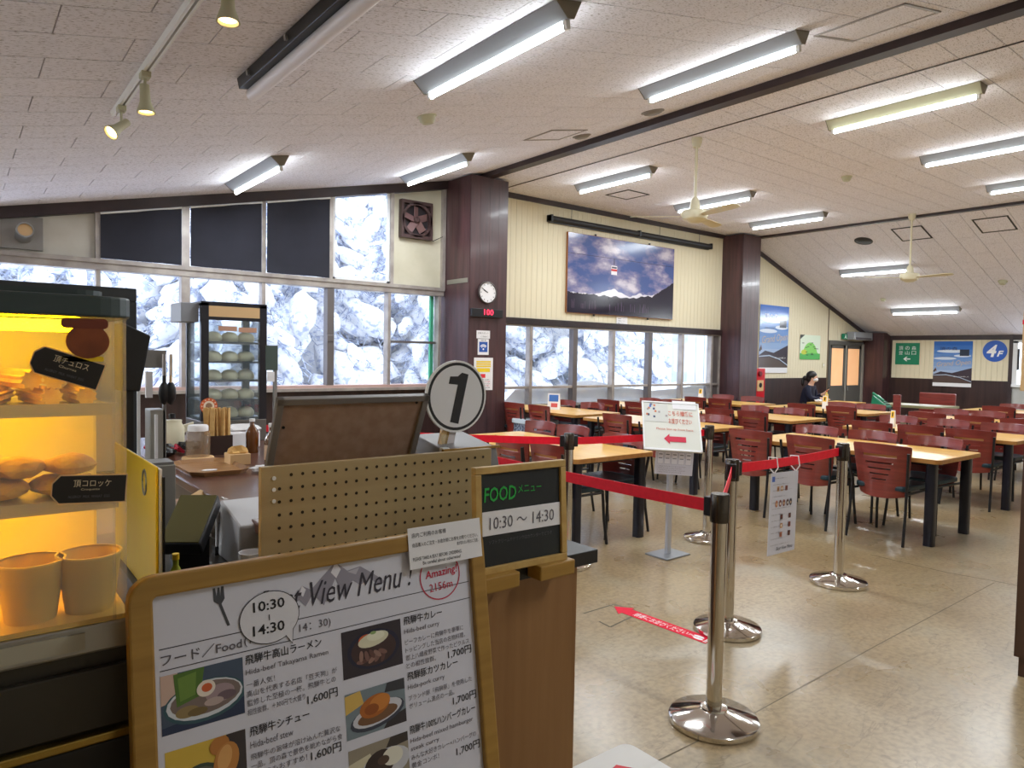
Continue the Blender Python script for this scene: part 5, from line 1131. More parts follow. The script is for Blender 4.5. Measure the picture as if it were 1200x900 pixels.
# ================================================================ PODIUM, CHALKBOARD, PERFORATED PANEL
t = thing('podium_cabinet', (1.16, 1.62, 0), 'light wood cabinet with black top under the chalkboard', 'cabinet'); o = t.location.copy()
MB(o).box(.96, 1.365, 1.42, 1.85, .0, .838).build('body', M['podium'], t, bevel=.002)
MB(o).box(.94, 1.425, 1.40, 1.87, .838, .876).build('top', M['black'], t, bevel=.002)
for a, b in ((.985, 1.098), (1.165, 1.285)): MB(o).box(a, b, 1.345, 1.40, .845, .884).build('front_ledge', M['oak_h'], t, bevel=.004)
RC = Matrix.Rotation(radians(-2), 3, 'Z') @ Matrix(((1, 0, 0), (0, sin(.06), -cos(.06)), (0, cos(.06), sin(.06))))
t = frame_obj('food_chalkboard', RC, (.985, 1.375, .882), 'small wood-framed chalkboard with green lettering on the cabinet', 'chalkboard')
cw, chh = .287, .264
for q in ((0, cw, chh-.018, chh), (0, cw, 0, .018), (0, .018, .018, chh-.018), (cw-.018, cw, .018, chh-.018)): MB().box(q[0], q[1], q[2], q[3], -.016, .004).build('frame_bar', wood('light_oak', (196, 162, 96), (176, 140, 76), (30, 30, 4), .45), t, bevel=.002)
MB().box(.01, cw-.01, .01, chh-.01, -.010, -.004).build('slate', M['chalk'], t)
MB().box(.022, cw-.014, .094, .153, -.003, -.002).build('hours_strip', M['paper'], t)
text('FOOD', .028, .176, .098, .036, M['ink_green'], t, z=-.002, bold=.012, shear=.1); text('メニュー', .132, .190, .075, .020, M['ink_green'], t, z=-.002, bold=.0)
text('10:30 ～ 14:30', .042, .108, .205, .030, M['ink_grey'], t, z=-.001, shear=.05); text('ソフトクリームやドリンクはカウンターでどうぞ', .04, .072, .20, .010, M['ink_grey'], t, z=-.002)
# perforated panel
t = thing('perforated_panel', (.865, 1.61, .70), 'perforated plywood panel standing behind the menu board', 'panel'); o = t.location.copy()
MB(o).box(.543, 1.192, 1.60, 1.618, .70, 1.155).build('panel', M['peg'], t, bevel=.0015)
hb = MB(o); nrow = 8; ncol = 22
for r_ in range(nrow):
    for c_ in range(ncol):
        x = .585+c_*.0275; z = 1.133-r_*.0305
        hb.lathe([(.0040, .0006), (.0038, -.0)], (x, 1.5996, z), 8, ax=(0, -1, 0)) if (r_*7+c_*3) % 41 else None
hb.build('peg_holes', M['hole'], t, kind='stuff')
for k in range(3): MB(o).lathe([(0, .002), (.0045, .002), (.005, 0)], (.572, 1.599, 1.128-k*.0265), 10, ax=(0, -1, 0), cap=False).build('screw', M['white'], t)
for x in (.60, 1.13): MB(o).box(x-.02, x+.02, 1.618, 1.76, .70, .74).build('foot', M['peg'], t)
# service counter below (dark) and work shelf
t = thing('service_counter', (.2, 1.9, 0), 'dark counter carrying the hot food case and work shelf', 'counter'); o = t.location.copy()
MB(o).box(-1.4, .235, 1.31, 1.75, 0, .925).build('front_body', M['dkcab'], t)
MB(o).box(-1.4, .24, 1.296, 1.31, .60, .775).build('lower_front_panel', M['black'], t, bevel=.003)
MB(o).box(-1.4, .24, 1.29, 1.31, .778, .793).build('metal_strip', mat('brass_strip', (176, 150, 80), .2, .9), t, bevel=.003)
MB(o).box(-1.4, .24, 1.296, 1.31, .80, .90).build('upper_front_panel', M['dkcab'], t, bevel=.003)
MB(o).box(.235, .92, 1.52, 3.1, .66, .70).build('work_shelf', M['dkcab'], t); MB(o).box(.235, .92, 1.52, 1.56, 0, .66).build('shelf_front', M['dkcab'], t)
MB(o).box(.92, 1.66, 1.90, 1.94, 0, .81).build('back_panel', M['counter'], t)
t = thing('brown_counter', (1.35, 3.4, 0), 'brown laminate serving counter behind the perforated panel', 'counter'); o = t.location.copy()
MB(o).box(.78, 1.68, 1.95, 5.0, .81, .85).build('worktop', M['counter'], t, bevel=.006); MB(o).box(.93, 1.62, 2.0, 4.95, 0, .81).build('body', M['wains'], t)
# brown board back and number sign
A, B_, C_, D_ = PY(312, 546, 1.80), PY(491, 531, 1.80), PY(505, 455, 1.72), PY(335, 468, 1.72)
exb = (B_-A).normalized(); eyb = (D_-A); eyb = (eyb - exb*eyb.dot(exb)).normalized(); RBb = Matrix((exb, eyb, exb.cross(eyb))).transposed()
t = frame_obj('board_back', RBb, A, 'brown back of a tilted framed board behind the perforated panel', 'board'); w = (B_-A).length; hgt = (D_-A).length; sk = (D_-A).dot(exb)
wm = (w + (C_-D_).length)/2
MB().box(.008, wm-.008, -.10, hgt-.008, -.012, -.004).build('hardboard', M['brown_back'], t)
gfm = mat('grey_brown_frame', (122, 116, 114), .5)
for q in ((0, wm, hgt-.018, hgt), (0, .018, -.11, hgt), (wm-.018, wm, -.11, hgt)): MB().box(q[0], q[1], q[2], q[3], -.014, .004).build('frame_bar', gfm, t, bevel=.002)
for q in ((.028, .11), (.40, .17)): MB().lathe([(0, .002), (.004, .002), (.004, 0)], (q[0], q[1], -.003), 8, cap=False).build('screw', M['black'], t)
MB().tube([(wm*.5, -.1, -.02), (wm*.5, -.30, -.16)], .01, 8).build('prop', gfm, t)
c = PY(534.5, 464.5, 1.74)
R1 = FACE_NY @ Matrix.Rotation(radians(-13), 3, 'Z')
t = frame_obj('number_sign', R1, c, 'round white sign with black number 1 on a wooden stick', 'sign')
MB().lathe([(.106, -.004), (.106, .004)], n=48).build('disc', M['white'], t)
flat_print('ring_print', [(ell(0, 0, .100, .100, 48), (30, 30, 38)), (ell(0, 0, .0915, .0915, 48), (226, 226, 230))], t, z=.0045, rough=.35)
flat_print('numeral', [([(.0, .072), (.024, .072), (.024, -.078), (-.006, -.078), (-.006, .034), (-.038, .030), (-.038, .052), (-.012, .058)], (30, 30, 38))], t, z=.0055, rough=.4)
MB().box(-.020, -.002, -.26, .0, -.016, -.005).build('stick', wood('pale_stick', (230, 200, 150), (214, 180, 128), (40, 3, 40), .5), t); MB().box(-.002, .006, -.26, .0, -.016, -.005).build('stick_side', M['oak'], t); MB().box(.006, .030, -.26, -.02, -.014, -.006).build('back_strip', mat('pale_strip', (206, 200, 204), .4), t)
c = PY(521, 519, 1.70); t = thing('clip_holder', (c.x, 1.70, .95), 'clear clip holder on top of the perforated panel', 'holder'); o = t.location.copy()
MB(o).lathe([(.006, 0), (.006, .19), (.011, .195), (.011, .205), (.006, .21), (.010, .222), (.009, .238), (0, .24)], (c.x, 1.70, .95), 12).build('stem', M['cab_glass'], t, smooth=True); MB(o).box(c.x-.012, c.x+.012, 1.69, 1.71, 1.135, 1.152).build('clamp', M['white'], t, bevel=.003); MB(o).box(c.x-.03, c.x+.03, 1.67, 1.73, .85, .95).build('foot', M['steel_br'], t)
t = thing('grey_cover', (1.25, 1.80, .85), 'grey slanted lid behind the perforated panel', 'lid'); o = t.location.copy()
MB(o).hexa([(1.03, 1.66, .85), (1.32, 1.66, .85), (1.32, 1.89, .85), (1.03, 1.89, .85), (1.09, 1.68, 1.145), (1.27, 1.68, 1.145), (1.27, 1.86, 1.175), (1.09, 1.86, 1.175)]).build('cover', mat('grey_lid', (128, 126, 128), .5), t, bevel=.004); MB(o).box(1.08, 1.28, 1.675, 1.685, 1.143, 1.15).build('rim', M['oak'], t)
# ================================================================ HOT FOOD CASE
YC = 1.30
t = thing('hot_food_case', (-.15, 1.48, .925), 'clear hot food display case glowing yellow at the left edge', 'display case'); o = t.location.copy(); hc = t
XA, XB_ = -.52, .225; YD = 1.66
MB(o).box(XA, XB_, YC, YD, .925, .972).build('base_tray', M['steel_br'], t, bevel=.004)
MB(o).box(.02, .16, YC-.003, YC, .935, .962).build('maker_plate', mat('pale_plate', (176, 170, 150), .5), t)
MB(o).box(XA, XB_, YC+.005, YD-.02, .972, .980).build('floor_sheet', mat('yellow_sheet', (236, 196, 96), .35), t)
lid = MB(o).prism(rrect(XA-.008, XB_+.008, YC-.01, YD+.01, .05), 'z', 1.468, 1.502).build('lid', M['lid'], t, bevel=.004)
MB(o).prism(rrect(XA+.02, XB_-.03, YC+.02, YD-.02, .04), 'z', 1.502, 1.512).build('lid_top', M['lid'], t)
fp = MB(o).box(XA, XB_-.02, YC, YC+.005, .975, 1.468).build('front_panel', M['acryl_veil'], t)
nseg = 6; vs = []
for k in range(nseg+1):
    a = pi/2*k/nseg; vs.append((XB_-.025+.025*sin(a), YC+.025-.025*cos(a)))
cor = MB(o)
for k in range(nseg): (x0, y0), (x1, y1) = vs[k], vs[k+1]; cor.add([(x0, y0, .975), (x1, y1, .975), (x1, y1, 1.468), (x0, y0, 1.468)], [(0, 1, 2, 3)])
cor.build('corner_panel', M['acryl_veil'], t, smooth=True)
MB(o).box(XB_-.005, XB_, YC+.025, YD, .975, 1.468).build('side_panel', M['acryl_veil'], t)
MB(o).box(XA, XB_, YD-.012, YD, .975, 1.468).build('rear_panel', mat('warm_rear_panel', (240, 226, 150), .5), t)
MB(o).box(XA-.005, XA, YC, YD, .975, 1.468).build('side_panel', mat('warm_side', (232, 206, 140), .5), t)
for z in (1.160, 1.315):
    MB(o).box(XA, XB_-.012, YC+.03, YD-.012, z, z+.006).build('shelf', mat('steel_shelf', (214, 200, 160), .25, .4), t); MB(o).box(XA, XB_-.012, YC+.025, YC+.03, z-.006, z+.014).build('shelf_lip', mat('steel_shelf', (214, 200, 160), .25, .4), t)
MB(o).tube([(XA+.05, YC+.10, 1.455), (XB_-.06, YC+.10, 1.455)], .010, 8).build('heat_lamp', mat('heat_lamp_glow', (255, 190, 60), .5, emit=26, ecol=(255, 206, 8)), t)
for z in (1.150, 1.308): MB(o).tube([(XA+.05, YC+.20, z), (XB_-.06, YC+.20, z)], .006, 8).build('heat_lamp', mat('heat_lamp_glow2', (255, 190, 60), .5, emit=22, ecol=(255, 206, 8)), t)
# food in the case
rf = random.Random(4)
def food_obj(name, mb, m, loc, lb, cat, grp): 
    q = mb.build(name, m, None, loc, smooth=True); tag(q, lb, cat, grp); return q
for k in range(11):
    x = -.12+.029*k; z = 1.321+.016+(k % 2)*.028; L = rf.uniform(.14, .18); a = rf.uniform(-.25, .25)
    mb = MB(); n = 10; vs = []; fs = []; R = Matrix.Rotation(a, 3, 'Z')
    for i in (0, 1):
        for j in range(2*n):
            r = .017 if j % 2 else .0125; vs.append(R @ Vector((r*cos(pi*j/n), (i-.5)*L, r*sin(pi*j/n))))
    for j in range(2*n): fs.append((j, (j+1) % (2*n), 2*n+(j+1) % (2*n), 2*n+j))
    fs += [tuple(range(2*n)), tuple(range(2*n, 4*n))[::-1]]
    mb.add(vs, fs); food_obj('churro', mb, M['churro'], (x, 1.46, z), 'golden churro stick heaped on the top shelf of the hot case', 'churro', 'churros in the hot case')
for k in range(8):
    x = -.09+.075*(k % 4); z = 1.166+.018+(k//4)*.034; mb = MB(); mb.blob((0, 0, 0), .040, .06, .018, 2, .15, 3, None, k); food_obj('croquette', mb, M['fried'], (x+.02*(k//4), 1.43, z), 'breaded croquette on the middle shelf of the hot case', 'croquette', 'croquettes in the hot case')
for k, (px, lb) in enumerate(((36, 'paper cup in the hot case, left of the two'), (105, 'paper cup in the hot case, right of the two'))):
    c = PY(px, 690, 1.365); t = thing('paper_cup', (c.x, 1.365, .980), lb, 'cup', 'paper cups in the hot case')
    MB().lathe([(0, 0), (.036, 0), (.0475, .092), (.049, .095)], n=28, cap=False).build('cup_wall', M['cup'], t, smooth=True)
    MB().lathe([(.0455, .093), (.035, .004), (0, .004)], n=28, cap=False).build('cup_inside', M['cup_in'], t, smooth=True)
    MB().lathe([(.049, .093), (.0495, .096), (.046, .096)], n=28, cap=False).build('rim', M['cup_in'], t, smooth=True)
def price_tag(px, ang, w, h, jp, sub, lb):
    c = PY(px[0], px[1], YC-.004); R = FACE_NY @ Matrix.Rotation(ang, 3, 'Z'); t = frame_obj('price_tag', R, (c.x, YC-.002, c.z), lb, 'price tag')
    k = h*.28; out = [(-w/2, -h/2+k), (-w/2+k*.8, -h/2), (w/2, -h/2), (w/2, h/2), (-w/2+k*.8, h/2), (-w/2, h/2-k)]
    MB().prism(out, 'z', 0, .0015).build('border', M['tan'], t); MB().prism([(x*.965, y*.92) for x, y in out], 'z', .0014, .002).build('card', M['tag'], t)
    cm = mat('cream_ink', (226, 206, 170), .6); text(jp, -w*.22, h*.08, w*.5, h*.24, cm, t, z=.0026); text(sub, -w*.12, -h*.06, w*.25, h*.09, cm, t, z=.0026); text('ALLERGY  MILK  WHEAT  EGG', -w*.28, -h*.30, w*.55, h*.09, M['ink_grey'], t, z=.0026)
price_tag((79, 431), radians(-19), .098, .044, '頂チュロス', 'Churros', 'tilted black price tag on the upper part of the hot case')
price_tag((105.5, 573), radians(-4), .105, .046, '頂コロッケ', 'Croquette', 'black price tag on the middle of the hot case')
c = PY(103, 397, YC-.004); t = frame_obj('brown_sticker', FACE_NY, (c.x, YC-.002, c.z), 'round brown bread-shaped sticker at the top of the hot case', 'sticker')
MB().prism(ell(0, -.004, .030, .027, 24), 'z', 0, .003).build('round_part', M['brown'], t); MB().prism(rrect(-.036, .028, .016, .032, .006), 'z', .0005, .0035).build('band', mat('brown_band2', (120, 52, 30), .6), t)
MB().prism(rrect(-.04, .022, -.036, -.028, .003), 'z', 0, .002).build('fringe', M['yellow'], t)
# framed panel, black hood and rack behind the case
t = thing('framed_panel', (-.1, 2.42, .70), 'dark framed pale panel standing behind the hot case', 'panel'); o = t.location.copy()
MB(o).box(-.9, .40, 2.41, 2.42, 1.05, 1.56).build('panel', mat('pale_grey_panel', (190, 188, 186), .5), t)
for q in ((-.9, .436, 1.56, 1.60), (.40, .436, .70, 1.56), (-.9, .436, 1.02, 1.05)): MB(o).box(q[0], q[1], 2.395, 2.43, q[2], q[3]).build('frame_bar', mat('slate_frame', (64, 70, 78), .4), t, bevel=.003)
t = thing('black_monitor', (.42, 2.2, .70), 'black angled monitor behind the right edge of the hot case', 'monitor'); o = t.location.copy()
MB(o).hexa([(.36, 2.18, 1.30), (.405, 2.18, 1.30), (.405, 2.30, 1.30), (.36, 2.30, 1.30), (.36, 2.18, 1.49), (.432, 2.18, 1.455), (.432, 2.30, 1.455), (.36, 2.30, 1.49)]).build('screen', M['black_s'], t, bevel=.004); MB(o).box(.37, .395, 2.22, 2.25, .70, 1.30).build('stem', M['black'], t); MB(o).box(.30, .44, 2.16, 2.30, .70, .715).build('foot', M['black'], t)
t = thing('utensil_rack', (.66, 3.35, .70), 'grey metal rack with switch boxes left of the bun cabinet', 'rack'); o = t.location.copy(); gy = mat('dull_grey_metal', (140, 138, 136), .45, .4)
a = PY(160, 410, 3.3); b = PY(192, 540, 3.3)
MB(o).box(a.x, a.x+.012, 3.29, 3.31, .70, a.z).build('upright', M['white_frame'], t); MB(o).box(a.x+.10, a.x+.112, 3.29, 3.31, .70, a.z).build('upright', gy, t)
MB(o).box(a.x, b.x, 3.28, 3.32, a.z-.075, a.z).build('switch_box', gy, t, bevel=.004); MB(o).box(a.x+.03, a.x+.055, 3.27, 3.29, a.z-.20, a.z-.09).build('paper_slip', M['paper'], t); MB(o).box(a.x+.05, a.x+.11, 3.29, 3.40, .70, 1.16).build('tin_box', mat('tin', (160, 158, 150), .35, .5), t, bevel=.003)
MB(o).box(a.x+.065, a.x+.075, 3.27, 3.29, .95, 1.14).build('paper_slip', M['paper'], t)
MB(o).box(a.x-.04, a.x+.2, 3.25, 3.45, .70, .72).build('rack_base', gy, t)
for k, dx in enumerate((.125, .155)):
    c = PY(192+k*8, 415, 3.25); t = thing('ladle', (c.x, 3.25, c.z-.2), ['black ladle hanging left on the metal rack', 'black ladle hanging right on the metal rack'][k], 'ladle', 'ladles on the rack'); o = t.location.copy()
    MB(o).tube([(c.x, 3.25, c.z), (c.x, 3.25, c.z-.12)], .006, 6).build('handle', M['tan'] if k else M['black'], t); MB(o).blob((c.x, 3.25, c.z-.165), .022, .012, .05, 2).build('bowl', M['black'], t, smooth=True)
    MB(o).box(c.x-.006, c.x+.006, 3.245, 3.25, c.z-.09, c.z).build('name_strip', M['paper'], t)
t = thing('metal_kettle_base', (.60, 2.95, .70), 'steel box at the foot of the metal rack', 'box'); o = t.location.copy(); MB(o).box(.54, .66, 2.9, 3.02, .70, .98).build('box', mat('tin', (160, 158, 150), .35, .5), t, bevel=.004); MB(o).box(.545, .655, 2.905, 3.015, .98, .99).build('lid', gy, t)
# ================================================================ BUN CABINET
Ys = 4.5; zb = .99
t = thing('bun_cabinet', (1.36, 4.68, .85), 'glass bun warmer cabinet with five shelves on the brown counter', 'display cabinet'); o = t.location.copy()
dk = mat('dark_frame_metal', (48, 46, 52), .35, .5); X1, X2 = 1.165, 1.56; Yb = 4.86
MB(o).box(X1, X2, Ys, Yb, .85, .985).build('plinth', mat('plinth_steel', (120, 116, 112), .35, .6), t, bevel=.004)
for x in (X1, X2-.045):
    for y in (Ys, Yb-.03): MB(o).box(x, x+.045, y, y+.03, .985, 1.70).build('post', dk, t)
MB(o).box(X1+.045, X2-.045, Ys, Ys+.02, 1.62, 1.685).build('header', M['tan'], t); MB(o).box(X1, X2, Ys, Yb, 1.685, 1.71).build('roof', dk, t); MB(o).box(X1+.045, X2-.045, Ys, Ys+.02, 1.60, 1.62).build('header_rail', dk, t)
MB(o).box(X1-.10, X1, Ys+.05, Yb-.05, 1.585, 1.70).build('side_vent_box', M['enamel'], t, bevel=.004)
zz = [1.0, 1.115, 1.235, 1.35, 1.47]
for z in zz:
    MB(o).box(X1+.02, X2-.02, Ys+.01, Yb-.02, z-.012, z).build('shelf', dk, t)
MB(o).box(X1+.045, X2-.045, Ys+.004, Ys+.008, .985, 1.60).build('front_glass', M['cab_glass'], t); MB(o).box(X1+.004, X1+.008, Ys+.03, Yb-.03, .985, 1.60).build('side_glass', M['cab_glass'], t); MB(o).box(X2-.008, X2-.004, Ys+.03, Yb-.03, .985, 1.60).build('side_glass', M['cab_glass'], t); MB(o).box(X1+.045, X2-.045, Yb-.012, Yb-.008, .985, 1.60).build('rear_glass', M['cab_glass'], t)
MB(o).box(X2, X2+.02, Ys, Ys+.06, 1.30, 1.42).build('door_handle', M['steel_br'], t, bevel=.003)
MB(o).box(X1+.10, X1+.21, Ys-.002, Ys, 1.535, 1.565).build('shelf_label', mat('pink_label', (196, 150, 124), .6), t); MB(o).box(X1+.22, X1+.33, Ys-.002, Ys, 1.530, 1.56).build('shelf_label', mat('pink_label', (196, 150, 124), .6), t)
c = PY(245, 476, Ys-.01); t = frame_obj('round_sticker', FACE_NY, (c.x, Ys-.004, c.z), 'round orange badge on the front of the bun cabinet', 'sticker')
MB().prism(ell(0, 0, .05, .05, 28), 'z', 0, .003).build('disc', mat('orange_badge', (214, 96, 44), .5), t); flat_print('centre_print', [(ell(0, 0, .032, .032, 24), (236, 214, 190)), (ell(0, 0, .02, .02, 20), (150, 110, 80))] + [(ell(.041*cos(a), .041*sin(a), .004, .004, 8), (244, 220, 190)) for a in [k*pi/6 for k in range(12)]], t, z=.0035)
bme = MB().lathe([(0, 0), (.045, 0), (.054, .015), (.052, .035), (.036, .054), (.012, .062), (0, .061)], n=18, cap=False)
bun0 = None
for r_, z in enumerate(zz):
    for k in range(3):
        if r_ == 4 and k == 1 and False: continue
        x = X1+.095+.10*k
        if bun0 is None: q = bme.build('steamed_bun', M['bun'], None, None, smooth=True); bun0 = q
        else: q = bun0.copy(); COL.objects.link(q)
        q.location = (x, Ys+.10, z); q.rotation_euler = (0, 0, k+r_); tag(q, 'pale steamed bun on a shelf of the glass bun cabinet', 'bun', 'buns in the cabinet')
# grey post and framed card right of the cabinet
t = thing('counter_post', (1.64, 4.3, .85), 'slim grey post with green-backed card beside the bun cabinet', 'post'); o = t.location.copy(); c = PY(322, 405, 4.3)
MB(o).box(c.x-.008, c.x+.012, 4.29, 4.31, .85, c.z).build('post', gy, t); MB(o).box(c.x-.06, c.x+.012, 4.28, 4.29, c.z-.15, c.z).build('card', mat('dark_green_card', (70, 84, 78), .6), t); MB(o).box(c.x-.05, c.x-.008, 4.28, 4.29, c.z-.22, c.z-.16).build('white_card', M['paper'], t); MB(o).box(c.x-.05, c.x+.05, 4.26, 4.34, .85, .862).build('foot', gy, t)
# ================================================================ ON THE BROWN COUNTER
zt0 = .85
t = thing('serving_tray', (.95, 3.52, zt0), 'brown octagonal serving tray on the counter', 'tray')
k = .05; out = [(-.135+k, -.22), (.135-k, -.22), (.135, -.22+k), (.135, .22-k), (.135-k, .22), (-.135+k, .22), (-.135, .22-k), (-.135, -.22+k)]
MB().prism([(x*.9, y*.94) for x, y in out], 'z', .001, .006).build('bottom', M['tray'], t); n = 8
rm = MB(); vs = [(x*.9, y*.94, .004) for x, y in out]+[(x, y, .022) for x, y in out]+[(x*.97, y*.975, .022) for x, y in out]+[(x*.87, y*.92, .006) for x, y in out]; fs = []
for i in range(8):
    j = (i+1) % 8
    for a in range(3): fs.append((a*8+i, a*8+j, a*8+8+j, a*8+8+i))
rm.add(vs, fs).build('rim', M['tray'], t)
t = thing('paper_slip', (.93, 3.45, zt0+.007), 'small white slip lying on the brown tray', 'paper'); MB().prism(ell(0, 0, .035, .02, 14), 'z', 0, .002).build('slip', M['paper'], t)
t = thing('chopstick_box', (1.126, 4.03, zt0), 'dark square box full of paper-wrapped chopsticks', 'box'); bxm = mat('dark_brown_box', (50, 32, 28), .4)
for q in ((-.065, .065, -.065, -.057), (-.065, .065, .057, .065), (-.065, -.057, -.057, .057), (.057, .065, -.057, .057)): MB().box(q[0], q[1], q[2], q[3], 0, .105).build('side_panel', bxm, t)
MB().box(-.06, .06, -.06, .06, 0, .006).build('bottom', bxm, t)
chm = mat('chopstick_sleeve', (214, 176, 112), .6, c2=(196, 152, 88), nscale=30); rc = random.Random(2); c0 = None
for k in range(14):
    x = -.045+.03*(k % 4)+rc.uniform(-.005, .005); y = -.045+.03*(k//4)+rc.uniform(-.005, .005)
    if c0 is None:
        c0 = MB(); c0.box(-.012, .012, -.004, .004, 0, .235); c0.box(-.009, .009, -.005, .005, .235, .245); c0 = c0.build('wrapped_chopsticks', chm)
        q = c0
    else: q = c0.copy(); COL.objects.link(q)
    q.location = (1.126+x, 4.03+y, zt0+.008); q.rotation_euler = (rc.uniform(-.05, .05), rc.uniform(-.06, .06), rc.uniform(0, 3)); tag(q, 'paper-wrapped chopsticks standing in the dark box', 'chopsticks', 'chopsticks in the box')
t = thing('glass_jar', (.985, 3.86, zt0), 'clear glass jar with white lid on a wooden coaster', 'jar'); MB().lathe([(0, 0), (.075, 0), (.078, .01), (.075, .016), (0, .016)], n=28, cap=False).build('coaster', M['tan'], t, smooth=True)
MB().lathe([(0, .018), (.056, .018), (.058, .03), (.058, .135), (.05, .15)], n=24, cap=False).build('glass_body', glass('jar_glass', (.88, .84, .78), .12, .05, fog=.22, fogcol=(190, 160, 130)), t, smooth=True); MB().lathe([(0, .18), (.045, .18), (.05, .172), (.05, .15)][::-1], n=24, cap=False).build('lid', M['paper'], t, smooth=True)
bottle((1.232, 3.48, zt0), .21, .034, M['bottle'], M['white'], 'amber glass bottle with paper label on the counter', 'bottle', mat('bottle_label', (206, 176, 150), .7), 'amber_bottle')
bottle((1.30, 3.98, zt0), .19, .034, M['bottle'], M['white'], 'second amber bottle further back on the counter', 'bottle', None, 'amber_bottle')
t = thing('wooden_block', (1.11, 3.62, zt0), 'small light wooden box beside the amber bottle', 'box'); MB().box(-.05, .05, -.05, .05, 0, .055).build('box', M['tan'], t, bevel=.003); MB().blob((0, 0, .06), .045, .04, .03, 2, .7, 3).build('crumpled_fill', mat('straw', (206, 160, 92), .8), t)
t = thing('napkin_stack', (1.30, 4.22, zt0), 'stack of white paper napkins behind the bottles', 'napkins'); MB().obox((0, 0, .05), .20, .14, .10, Matrix.Rotation(.3, 3, 'Z')).build('stack', M['paper'], t, bevel=.01); MB().blob((.02, 0, .11), .10, .07, .03, 2, .5, 3).build('loose_sheet', M['paper'], t, smooth=True)
t = thing('white_ribbon', (1.17, 3.30, zt0), 'white folded paper strip on the counter edge', 'paper'); MB().blob((0, 0, .018), .085, .04, .018, 3, .5, 3).build('fold', M['paper'], t, smooth=True); MB().box(-.02, .015, -.02, .02, .03, .045).build('clip', M['black'], t)
t = thing('beige_jug', (.97, 4.35, zt0), 'beige jug with spout at the back of the counter', 'jug'); MB().lathe([(0, 0), (.062, 0), (.066, .02), (.066, .12), (.05, .15), (.052, .165), (0, .17)], n=22, cap=False).build('body', M['fan'], t, smooth=True); MB().hexa([(.05, -.02, .08), (.11, -.015, .13), (.11, .015, .13), (.05, .02, .08), (.05, -.02, .13), (.115, -.012, .15), (.115, .012, .15), (.05, .02, .13)]).build('spout', M['fan'], t); MB().lathe([(0, .175), (.018, .175), (.018, .2), (0, .205)], n=12, cap=False).build('knob', M['black'], t)
for k, (x, y, s, m_) in enumerate(((.86, 4.05, .05, 'black'), (.90, 4.2, .06, 'ink_red'), (1.04, 4.25, .05, 'black_s'))):
    t = thing('cable_bundle', (x, y, zt0), ['tangled black cable at the back left of the counter', 'dark red strap heaped on the counter', 'black cable heap beside the beige jug'][k], 'cable')
    rr = random.Random(k); pts = [(rr.uniform(-.09, .09), rr.uniform(-.10, .10), rr.uniform(.012, .05)) for _ in range(9)]; MB().tube(pts, .009, 6).build('loop', M[m_], t, smooth=True); MB().blob((.0, 0, .025), .05, .045, .025, 2, .6, 3).build('knot', M['black'], t, smooth=True)
t = thing('cabinet_stand_bowl', (1.47, 3.95, zt0), 'black bowl behind the amber bottles', 'bowl'); MB().lathe([(0, 0), (.04, 0), (.075, .05), (.085, .085), (.08, .085), (.07, .05), (0, .01)], n=22, cap=False).build('bowl', M['black'], t, smooth=True)
for k in range(4):
    q = ((1.30, 3.55), (1.42, 3.66), (1.38, 3.40), (1.46, 3.50))[k]; t = thing('condiment_pack', (q[0], q[1], zt0), ['small white sachet pack behind the amber bottle', 'orange-lidded tub behind the amber bottle', 'small white tub right of the amber bottle', 'small tan tub near the brown board'][k], 'tub')
    MB().lathe([(0, 0), (.035, 0), (.04, .05), (0, .05)], n=16, cap=False).build('tub', [M['paper'], M['tan'], M['paper'], M['tan']][k], t, smooth=True); MB().lathe([(0, .062), (.042, .06), (.042, .05), (0, .05)][::-1], n=16, cap=False).build('lid', [M['paper'], mat('orange_badge', (214, 96, 44), .5), M['paper'], M['paper']][k], t)
# ================================================================ ON THE WORK SHELF
t = thing('yellow_clipboard', (.37, 2.05, .70), 'yellow board with ring hook right of the hot case', 'board'); o = t.location.copy(); zs = .70
MB(o).box(.366, .372, 1.80, 2.34, .82, 1.143).build('board', M['yellow'], t, bevel=.002); MB(o).box(.373, .379, 1.795, 2.34, .82, 1.138).build('pages', M['paper'], t); MB(o).box(.380, .384, 1.79, 2.34, .80, 1.12).build('back_cover', M['black'], t); MB(o).box(.35, .40, 1.85, 2.30, .70, .82).build('holder', M['black'], t)
MB(o).tube([(.366, 1.92+.022*cos(a), 1.09+.03*sin(a)) for a in [k*pi/6 for k in range(13)]], .0035, 6).build('ring', M['steel_br'], t)
c = PZ(224, 614, .84); t = thing('card_terminal', (c.x, c.y, zs), 'big black card terminal propped up on the work shelf', 'terminal')
R = Matrix.Rotation(radians(-34), 3, 'Z') @ Matrix.Rotation(radians(34), 3, 'X')
MB().obox((0, 0, .14), .13, .22, .055, R).build('body', M['black'], t, bevel=.008); MB().obox(Vector((0, 0, .14)) + R @ Vector((0, 0, .028)), .120, .208, .004, R).build('screen', mat('olive_sheen', (92, 86, 52), .25), t); MB().box(-.05, .05, -.03, .07, 0, .12).build('foot', M['black'], t)  # olive plate paints the sheen on the terminal's upper face
t = thing('paper_scrap', (.76, 2.95, zs), 'torn tan cardboard scrap behind the card terminal', 'cardboard'); MB().obox((0, 0, .12), .10, .09, .008, Matrix.Rotation(.5, 3, 'X') @ Matrix.Rotation(.6, 3, 'Z')).build('scrap', M['tan'], t); MB().obox((-.05, .05, .06), .12, .12, .11, Matrix.Rotation(.3, 3, 'Z')).build('block', M['brown_back'], t)
t = thing('plastic_bag', (.82, 2.80, zs), 'grey crumpled plastic bag under the counter edge', 'bag'); MB().blob((0, 0, .07), .09, .08, .07, 3, .6, 2.2).build('bag', mat('grey_film', (150, 138, 128), .3), t, smooth=True)
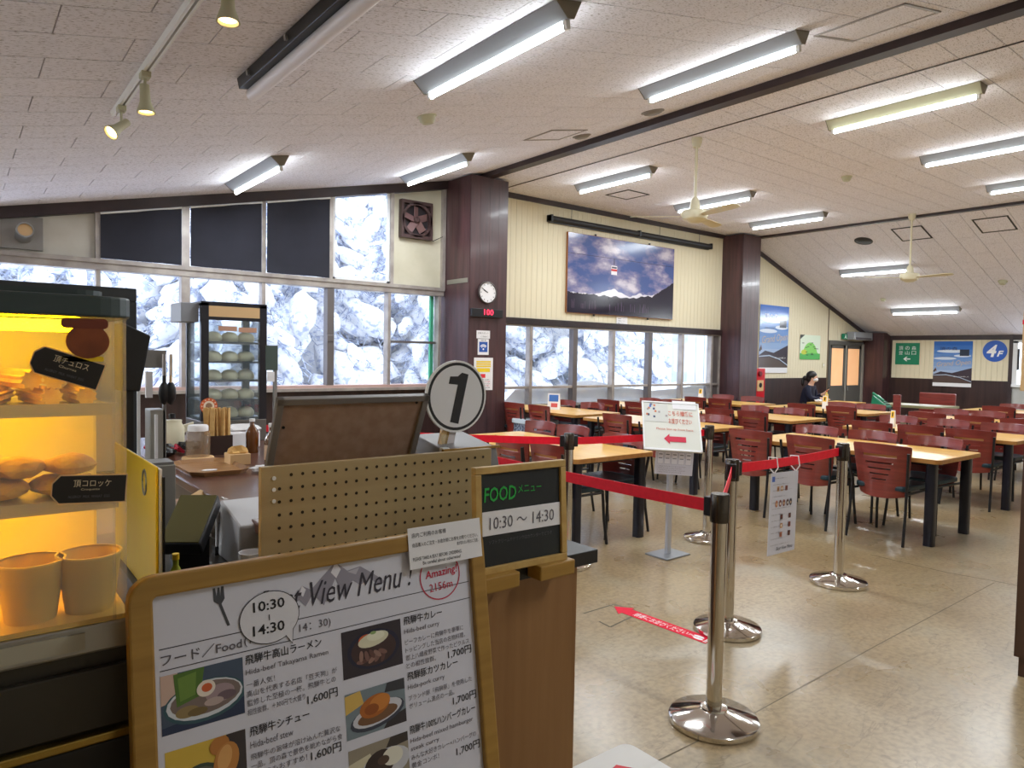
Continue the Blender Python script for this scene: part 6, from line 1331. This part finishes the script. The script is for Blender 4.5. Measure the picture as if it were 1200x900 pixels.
t = thing('printed_card', (.74, 2.58, zs), 'white printed card beside the card terminal', 'card'); MB().obox((0, 0, .09), .06, .004, .13, Matrix.Rotation(.5, 3, 'Z')).build('card', M['paper'], t)
for k in range(3): MB().obox((.002, -.004, .06+.025*k), .04, .002, .006, Matrix.Rotation(.5, 3, 'Z')).build('print', M['ink_grey'], t)
MB().box(-.03, .03, -.02, .02, 0, .03).build('foot', M['black'], t)
t = thing('receipt_printer', (.80, 2.46, zs), 'pale grey printer box beside the perforated panel', 'printer'); MB().hexa([(-.08, -.12, 0), (.08, -.12, 0), (.08, .12, 0), (-.08, .12, 0), (-.07, -.10, .14), (.08, -.10, .14), (.08, .12, .19), (-.07, .12, .19)]).build('body', mat('printer_grey', (178, 176, 178), .45), t, bevel=.008)
t = thing('white_cup', (.70, 2.15, zs), 'white plastic tumbler at the edge of the work shelf', 'cup'); MB().lathe([(0, 0), (.028, 0), (.036, .11), (.033, .11), (.025, .005), (0, .005)], n=20, cap=False).build('cup', M['paper'], t, smooth=True)
for k in range(6):
    q = (.70+.03*(k % 3), 1.98+.05*(k//3)); t = thing('small_carton', (q[0], q[1], zs), ['tiny carton beside the perforated panel, pink lid', 'tiny carton beside the perforated panel, dark lid', 'tiny carton beside the perforated panel, white lid', 'tiny carton in the back row, tan lid', 'tiny carton in the back row, dark blue lid', 'tiny carton in the back row, pale lid'][k], 'carton')
    MB().box(-.013, .013, -.02, .02, 0, .05).build('box', M['paper'], t, bevel=.002); MB().box(-.013, .013, -.02, .02, .05, .056).build('lid', [pm((214, 150, 170)), M['black'], M['white'], M['tan'], M['navy'], M['fan']][k], t)
t = thing('green_bottle', (.50, 2.20, zs), 'yellow-green small bottle under the card terminal', 'bottle'); MB().lathe([(0, 0), (.018, 0), (.018, .07), (.008, .09), (.008, .11), (0, .11)], n=14, cap=False).build('body', pm((176, 180, 40)), t, smooth=True); MB().lathe([(0, .125), (.01, .125), (.01, .108), (0, .108)][::-1], n=12, cap=False).build('cap', M['yellow'], t)
